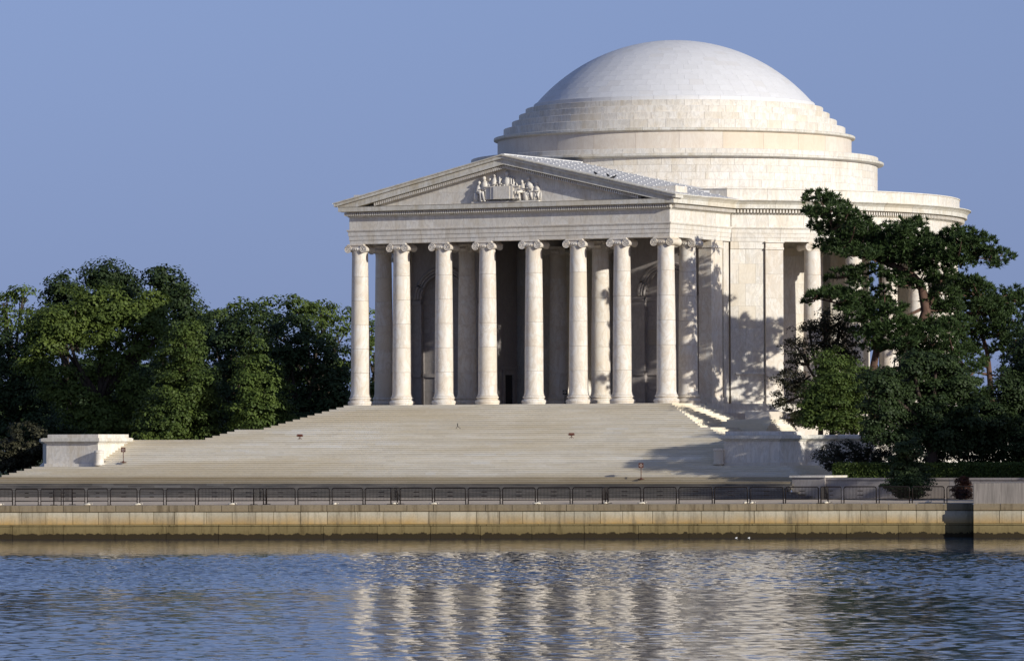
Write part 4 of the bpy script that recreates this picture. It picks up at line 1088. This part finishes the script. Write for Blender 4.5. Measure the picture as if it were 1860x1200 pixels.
tree('shrub', 'reddish brown bush left of the left pedestal', 'shrub', 440, 60, [(50, 800, 36, 34), (15, 825, 36, 28), (72, 830, 16, 26), (40, 845, 50, 16)], M['leaf_brown'], tr=.15, dens=.6, cr=.7, k=44, ls=.17, nb=5)
tree('shrub', 'bright green low bush behind the left pedestal', 'shrub', 428, 278, [(262, 797, 22, 10), (292, 798, 24, 12), (318, 803, 18, 8)], M['leaf'], tr=.1, zbase=-2.9, dens=.9, cr=.45, k=40, ls=.13, nb=3)
# far wood behind everything on the left, closing the horizon
m_o = empty('far_wood', (0, 0, -6), 'dark distant wood closing the view behind the left grove', 'wood', kind='stuff')
lob = [ellipsoid(x, 700+10*math.sin(x*.07), 40, 50, 572, 0) for x in range(-120, 640, 40)]+[ellipsoid(x, 790+8*math.sin(x*.05), 42, 40, 560, random.uniform(-8, 8)) for x in range(-120, 720, 38)]+[ellipsoid(x, 755, 42, 40, 566, 0) for x in range(-120, 640, 45)]
crown(m_o, [(l[0]-np.array([0, 0, -6.0]), *l[1:]) for l in lob], M['leaf_dark'], dens=.16, cr=1.5, k=40, ls=.42, zmin=-2)

# right side -------------------------------------------------------------
def pine_pads(parent_b, pads, d, mat, k=11, dens=3.4):
    pads = [(a_, b_, c_*1.08, d_*1.2, e_) for a_, b_, c_, d_, e_ in pads]
    pads += [(a_+random.uniform(-14, 14), b_+random.uniform(-5, 9), c_*.62, d_*.75, e_+random.uniform(-3.5, 3.5)) for a_, b_, c_, d_, e_ in pads]
    Ps, Us, Vs, su, sv2, tt = [], [], [], [], [], []
    cen = []
    for (px, py, rx, ry, dd) in pads:
        c, a, h, dp = ellipsoid(px, py, rx, ry, d, dd, .75); cen.append(Vector(c))
        n = max(10, int(PI*a*dp*dens*1.0+a*h*dens*1.2))
        # tuft seats spread over the pad, mostly its upper skin
        th = rng.random(n)*2*PI; r_ = np.sqrt(rng.random(n)); 
        x = r_*np.cos(th)*a; y = r_*np.sin(th)*dp; zz = (np.sqrt(np.clip(1-r_**2, 0, 1))*(.25+.75*rng.random(n)))*h*(rng.choice([1, 1, -.75], n))
        zz += .10*rng.normal(size=n)
        T = c+x[:, None]*np.array([[rth.x, rth.y, 0]])+y[:, None]*np.array([[fwh.x, fwh.y, 0]])+zz[:, None]*np.array([[0, 0, 1]])
        out = x[:, None]/a*np.array([[rth.x, rth.y, 0]])+y[:, None]/dp*np.array([[fwh.x, fwh.y, 0]])
        ax = unit(out*.7+np.array([[0, 0, .75]])+rng.normal(size=(n, 3))*.25)
        idx = np.repeat(np.arange(n), k)
        dirs = unit(ax[idx]*.9+rng.normal(size=(n*k, 3))*.62)
        ln = .13+.09*rng.random(n*k)
        P = T[idx]+dirs*ln[:, None]*.9
        side = unit(np.cross(dirs, rand_dirs(n*k)))
        Ps.append(P); Us.append(dirs); Vs.append(side); su.append(ln*1.15); sv2.append(ln*.25); ct = rng.random(n)
        tt.append(np.clip(.5*ct[idx]+.35*rng.random(n*k)+.15, 0, 1))
    o = leaf_mesh('crown', np.concatenate(Ps), np.concatenate(Us), np.concatenate(Vs), (np.concatenate(su), np.concatenate(sv2)), mat, None, np.concatenate(tt))
    return o, cen
def pine(label, d, base, zb_, trunk_px, pads, tr=.42, branches=(), kk=17, dens=9.0, mat='needle', ddj=2.2):
    b = at(base, 800, d); b.z = zb_
    t = empty('pine_tree', b, label, 'pine tree', 'pine trees on the terrace')
    pads = [(p + (random.uniform(-ddj, ddj),)) if len(p) == 4 else p for p in pads]
    cr_, cen = pine_pads(t, pads, d, M[mat], kk, dens)
    tm = MB(); tp = [b-Vector((0, 0, .3))]+[at(x, y, d) for x, y in trunk_px]
    rad = [tr*(1-.72*i/(len(tp)-1)) for i in range(len(tp))]; tm.tube(tp, rad, 10)
    for br in branches:
        pp = [at(x, y, d+q*.25) for q, (x, y) in enumerate(br)]; tm.tube(pp, [.15*(1-.7*i/(len(pp)-1)) for i in range(len(pp))], 6)
    sk = tp[1:]
    for br in branches: sk = sk+[at(x, y, d) for x, y in br]
    for c in cen:
        q = min(sk, key=lambda g: (g-c).length+max(0, g.z-c.z)*.5); limb(tm, q, c, .085, .03, .12, 4)
    trk = tm.build('trunk', M['pinebark'], None, smooth=True)
    inv = Matrix.Translation(b).inverted()
    for o in (cr_, trk): o.data.transform(inv); o.parent = t
    return t
padsB = [(1487, 357, 25, 10), (1503, 364, 26, 11), (1520, 376, 24, 12), (1482, 384, 24, 8), (1498, 390, 30, 9), (1540, 392, 30, 11), (1552, 404, 32, 10), (1500, 410, 32, 9), (1525, 418, 36, 12), (1560, 418, 36, 13),
         (1520, 434, 32, 12), (1552, 440, 38, 13), (1505, 446, 24, 9), (1530, 456, 34, 9), (1582, 432, 36, 14), (1600, 448, 38, 14), (1575, 458, 38, 10), (1640, 412, 34, 10), (1660, 408, 22, 9), (1632, 424, 30, 10),
         (1655, 430, 40, 14), (1625, 450, 36, 14), (1675, 446, 40, 14), (1650, 466, 42, 14), (1610, 470, 38, 10), (1700, 440, 32, 10), (1738, 424, 28, 10), (1760, 428, 30, 10), (1748, 442, 40, 12), (1780, 440, 28, 9), (1720, 455, 40, 14),
         (1765, 456, 36, 10), (1800, 454, 24, 7), (1822, 461, 14, 5), (1795, 474, 20, 6), (1815, 477, 14, 4), (1700, 470, 36, 12), (1740, 470, 30, 8), (1690, 490, 32, 11), (1665, 484, 26, 10), (1715, 500, 30, 12),
         (1540, 494, 28, 5), (1518, 503, 14, 4), (1560, 500, 20, 5), (1560, 512, 22, 6), (1578, 488, 18, 6), (1700, 516, 30, 12), (1660, 520, 24, 8), (1690, 545, 22, 10), (1640, 512, 20, 7), (1620, 500, 26, 9), (1602, 528, 22, 8), (1720, 560, 36, 14), (1700, 590, 34, 12), (1745, 480, 28, 10), (1722, 535, 26, 10), (1735, 585, 26, 12)]
pine('tall leaning pine with a curved bare trunk and flat layered pads', 401, 1645, -2.8, [(1647, 763), (1650, 720), (1655, 655), (1664, 610), (1676, 585), (1682, 565), (1679, 548), (1675, 525), (1668, 512), (1657, 500), (1644, 493), (1630, 486), (1608, 476), (1587, 469), (1560, 462), (1535, 445), (1515, 415), (1502, 385)], padsB, tr=.50,
     branches=[[(1682, 560), (1692, 548), (1700, 530), (1712, 505), (1735, 478), (1775, 468), (1800, 472)], [(1664, 510), (1640, 495), (1600, 490), (1575, 497), (1545, 500)], [(1676, 560), (1645, 575), (1610, 590), (1560, 600)], [(1655, 500), (1665, 470), (1660, 440), (1650, 415)]])
padsA = [(1520, 530, 36, 7), (1490, 537, 26, 5), (1545, 538, 34, 9), (1475, 541, 14, 4), (1560, 555, 38, 12), (1590, 548, 34, 10), (1540, 560, 28, 9), (1600, 570, 36, 12), (1575, 578, 34, 10), (1625, 560, 26, 9), (1640, 590, 34, 12), (1610, 600, 40, 12), (1570, 605, 28, 9),
         (1590, 630, 26, 8), (1620, 625, 34, 10), (1650, 615, 36, 11), (1685, 600, 34, 10), (1700, 625, 38, 12), (1665, 640, 36, 11), (1725, 605, 30, 10), (1715, 650, 44, 12), (1745, 640, 36, 12), (1610, 680, 32, 9), (1640, 690, 38, 11), (1680, 670, 40, 11), (1720, 680, 44, 12), (1620, 710, 36, 10), (1660, 715, 40, 12), (1700, 712, 44, 13), (1745, 700, 40, 12), (1760, 668, 28, 9)]
pine('straight reddish pine with lower layered pads, left of the leaning one', 400, 1587, -2.8, [(1588, 760), (1587, 700), (1587, 664), (1592, 636), (1590, 615), (1585, 595), (1584, 570), (1588, 545)], padsA, tr=.40,
     branches=[[(1592, 630), (1602, 610), (1604, 585), (1606, 560)], [(1590, 640), (1630, 625), (1680, 622), (1730, 640)], [(1586, 575), (1555, 560), (1510, 548), (1480, 541)]])
padsC = [(1730, 515, 34, 13), (1755, 510, 28, 11), (1745, 530, 40, 14), (1775, 530, 30, 14), (1785, 520, 14, 8), (1770, 550, 42, 16), (1800, 555, 36, 14), (1815, 540, 20, 14), (1840, 530, 14, 10), (1835, 552, 30, 14), (1860, 545, 24, 16), (1735, 560, 36, 14), (1790, 580, 44, 16), (1840, 580, 40, 18), (1745, 588, 36, 12), (1815, 605, 42, 14), (1855, 615, 34, 20), (1765, 602, 30, 9), (1830, 632, 30, 14), (1745, 620, 30, 10), (1770, 632, 22, 6),
         (1850, 655, 30, 18), (1835, 680, 22, 14), (1860, 700, 34, 22), (1790, 655, 14, 6), (1850, 735, 34, 20), (1730, 700, 34, 12), (1760, 720, 44, 12), (1790, 735, 40, 12)]
pine('pine with a slim bare trunk and sky behind it, near the right edge', 410, 1806, -6.0, [(1806, 790), (1802, 735), (1799, 700), (1796, 665), (1793, 639), (1786, 615), (1779, 598), (1776, 570), (1780, 545)], padsC, tr=.30,
     branches=[[(1795, 640), (1815, 634), (1840, 632)], [(1797, 668), (1780, 660), (1765, 655)], [(1790, 630), (1770, 640), (1755, 648)], [(1797, 650), (1785, 652), (1772, 650)], [(1795, 680), (1770, 676)]])
# yew-like brownish tree and the green tree in front of it
tree('yew_tree', 'thin brownish feathery tree before the colonnade, left of the pines', 'tree', 404, 1490,
     [(1500, 590, 34, 26), (1470, 600, 26, 20), (1530, 600, 30, 26), (1455, 640, 34, 26), (1500, 640, 40, 30), (1545, 640, 34, 28), (1440, 690, 36, 26), (1425, 730, 26, 22), (1470, 720, 34, 34), (1450, 760, 34, 16)], M['leaf_brown'], bark='darkbark', tr=.22, zbase=-2.9, dens=1.1, cr=.62, k=38, ls=.12, shell=.3, nb=40, flat=.5)
tree('leafy_tree', 'dense small green tree standing behind the right pedestal', 'tree', 394, 1510,
     [(1510, 665, 34, 28), (1545, 690, 36, 32), (1500, 710, 34, 30), (1550, 730, 32, 30), (1515, 750, 46, 28), (1480, 765, 30, 18), (1470, 748, 22, 16), (1540, 775, 40, 18), (1530, 720, 44, 44), (1490, 735, 34, 36)], M['leaf_mid'], bark='darkbark', tr=.2, zbase=-2.9, dens=1.25, cr=.62, k=50, ls=.13, shell=.7, nb=10)
# dark understorey on the terrace, right
tree('dark_tree', 'dark broadleaf tree under the pines, behind the wall', 'tree', 373, 1690,
     [(1680, 705, 44, 26), (1640, 720, 30, 24), (1730, 700, 40, 30), (1600, 700, 34, 30), (1660, 665, 34, 20), (1700, 660, 30, 18), (1600, 750, 34, 34), (1640, 765, 40, 34), (1690, 750, 46, 34), (1740, 745, 46, 36), (1700, 790, 60, 30), (1780, 760, 46, 36), (1600, 790, 30, 20), (1640, 800, 34, 16)], M['leaf_dark'], bark='darkbark', zbase=-6.0, dens=1.05, cr=.75, k=50, ls=.16, nb=8)
tree('dark_tree', 'very dark tree filling the right edge below the slim pine', 'tree', 375, 1850,
     [(1900, 720, 50, 50), (1900, 650, 44, 50), (1910, 800, 50, 40), (1830, 720, 34, 40), (1860, 680, 34, 60), (1820, 770, 44, 36), (1870, 760, 50, 50), (1780, 800, 50, 26), (1850, 810, 60, 30), (1885, 620, 36, 60), (1730, 810, 40, 20)], M['leaf_dark'], bark='darkbark', zbase=-6.0, dens=1.05, cr=.75, k=50, ls=.16, nb=8)
# shrubs before the curved wall
for px, lab, mt in ((1520, 'purplish bush before the curved wall, nearest the right pedestal', 'leaf_brown'), (1575, 'purplish bush before the curved wall, second from the right pedestal', 'leaf_brown'), (1632, 'dusky bush behind the clipped hedge, left of the plaza tree', 'leaf_brown'), (1700, 'dusky bush behind the clipped hedge, right of the plaza tree', 'leaf_brown'), (1765, 'dark bush before the curved wall above the rusty shrub', 'leaf_dark'), (1830, 'dark bush before the curved wall at the right edge', 'leaf_dark')):
    tree('shrub', lab, 'shrub', 378, px, [(px-14, 825, 24, 20), (px+16, 822, 24, 22), (px, 838, 34, 16)], M[mt], bark='darkbark', tr=.08, zbase=-5.95, dens=1.2, cr=.5, k=36, ls=.12, nb=6, shell=.5)
# clipped hedge
def hedge():
    x0, x1 = at(1475, 850, 374), at(1475, 850, 374)
    a = Vector((38.9, -52.6, 0)); bq = Vector((78, -52.6, 0))
    o = None
    t = empty('clipped_hedge', (55, -52.6, -5.95), 'long clipped box hedge on top of the garden wall bank', 'hedge')
    L_ = (bq-a).length; Wd, Z0, Z1 = .75, -5.95, -4.72
    core = MB().box(a.x+.1, bq.x, a.y-Wd+.12, a.y+Wd-.12, Z0, Z1-.12).build('core', M['leaf_dark'], None)
    core.data.transform(Matrix.Translation((-55, 52.6, 5.95))); core.parent = t
    n = 42000
    P = np.empty((n, 3)); r = rng.random(n); fm = rng.random(n)
    P[:, 0] = a.x+rng.random(n)*L_; P[:, 1] = a.y-Wd+.07*rng.normal(size=n); P[:, 2] = Z0+(Z1-Z0)*rng.random(n)
    topm = fm > .55; P[topm, 1] = a.y+(rng.random(topm.sum())*2-1)*Wd; P[topm, 2] = Z1+.05*rng.normal(size=topm.sum())
    em = fm > .97; P[em, 0] = a.x+.06*rng.normal(size=em.sum()); P[em, 2] = Z0+(Z1-Z0)*rng.random(em.sum())
    nd = unit(rng.normal(size=(n, 3))+np.where(topm[:, None], np.array([[0, 0, 1.2]]), np.array([[0, -1.2, .2]])))
    U = unit(np.cross(nd, rand_dirs(n))); V = np.cross(nd, U); su = .05+.05*rng.random(n)
    P -= np.array([[55, -52.6, -5.95]])
    leaf_mesh('foliage', P, U, V, (su, su*.7), M['leaf_mid'], t, rng.random(n))
hedge()
tree('conifer_tree', 'dark drooping conifer on the plaza in front of the garden wall', 'tree', 363, 1650,
     [(1650, 815, 22, 18), (1648, 838, 30, 22), (1652, 860, 36, 22), (1650, 880, 44, 16), (1648, 895, 30, 12)], M['leaf_dark'], bark='darkbark', tr=.12, zbase=-7.2, dens=2.6, cr=.5, k=44, ls=.11, flat=.35, nb=6)
tree('shrub', 'small rusty red shrub on the plaza beside the parapet block', 'shrub', 362, 1749, [(1749, 873, 10, 9), (1749, 888, 15, 12), (1748, 900, 17, 10)], M['leaf_rust'], bark='darkbark', tr=.05, zbase=-7.25, dens=4.5, cr=.34, k=44, ls=.09, nb=3)
# trees standing beyond the right edge, whose long shadows cross the lower steps
for i, (x, y, h, lab) in enumerate(((67, -56.5, 8.5, 'dark broadleaf tree just beyond the right edge, nearer the terrace'), (74, -58.5, 11.5, 'dark broadleaf tree beyond the right edge, behind the nearer one'), (78, -70, 13, 'dark broadleaf tree beyond the right edge, on the plaza by the water'))):
    d = depth(x, y); px = 930+F*((Vector((x, y, 0))-CAM).dot(rth))/d
    tree('dark_tree', lab, 'tree', d, px, [(px-40, 800-h*18, 70, 50), (px+50, 800-h*15, 70, 55), (px, 800-h*8, 90, 60), (px+20, 800-h*2, 80, 55)], M['leaf_dark'], zbase=-6, dens=.35, cr=1.0, k=34, ls=.22, nb=6)
# low grass strip along the pedestals hides nothing: just the bank before the left wall
print('objects', len(bpy.data.objects))
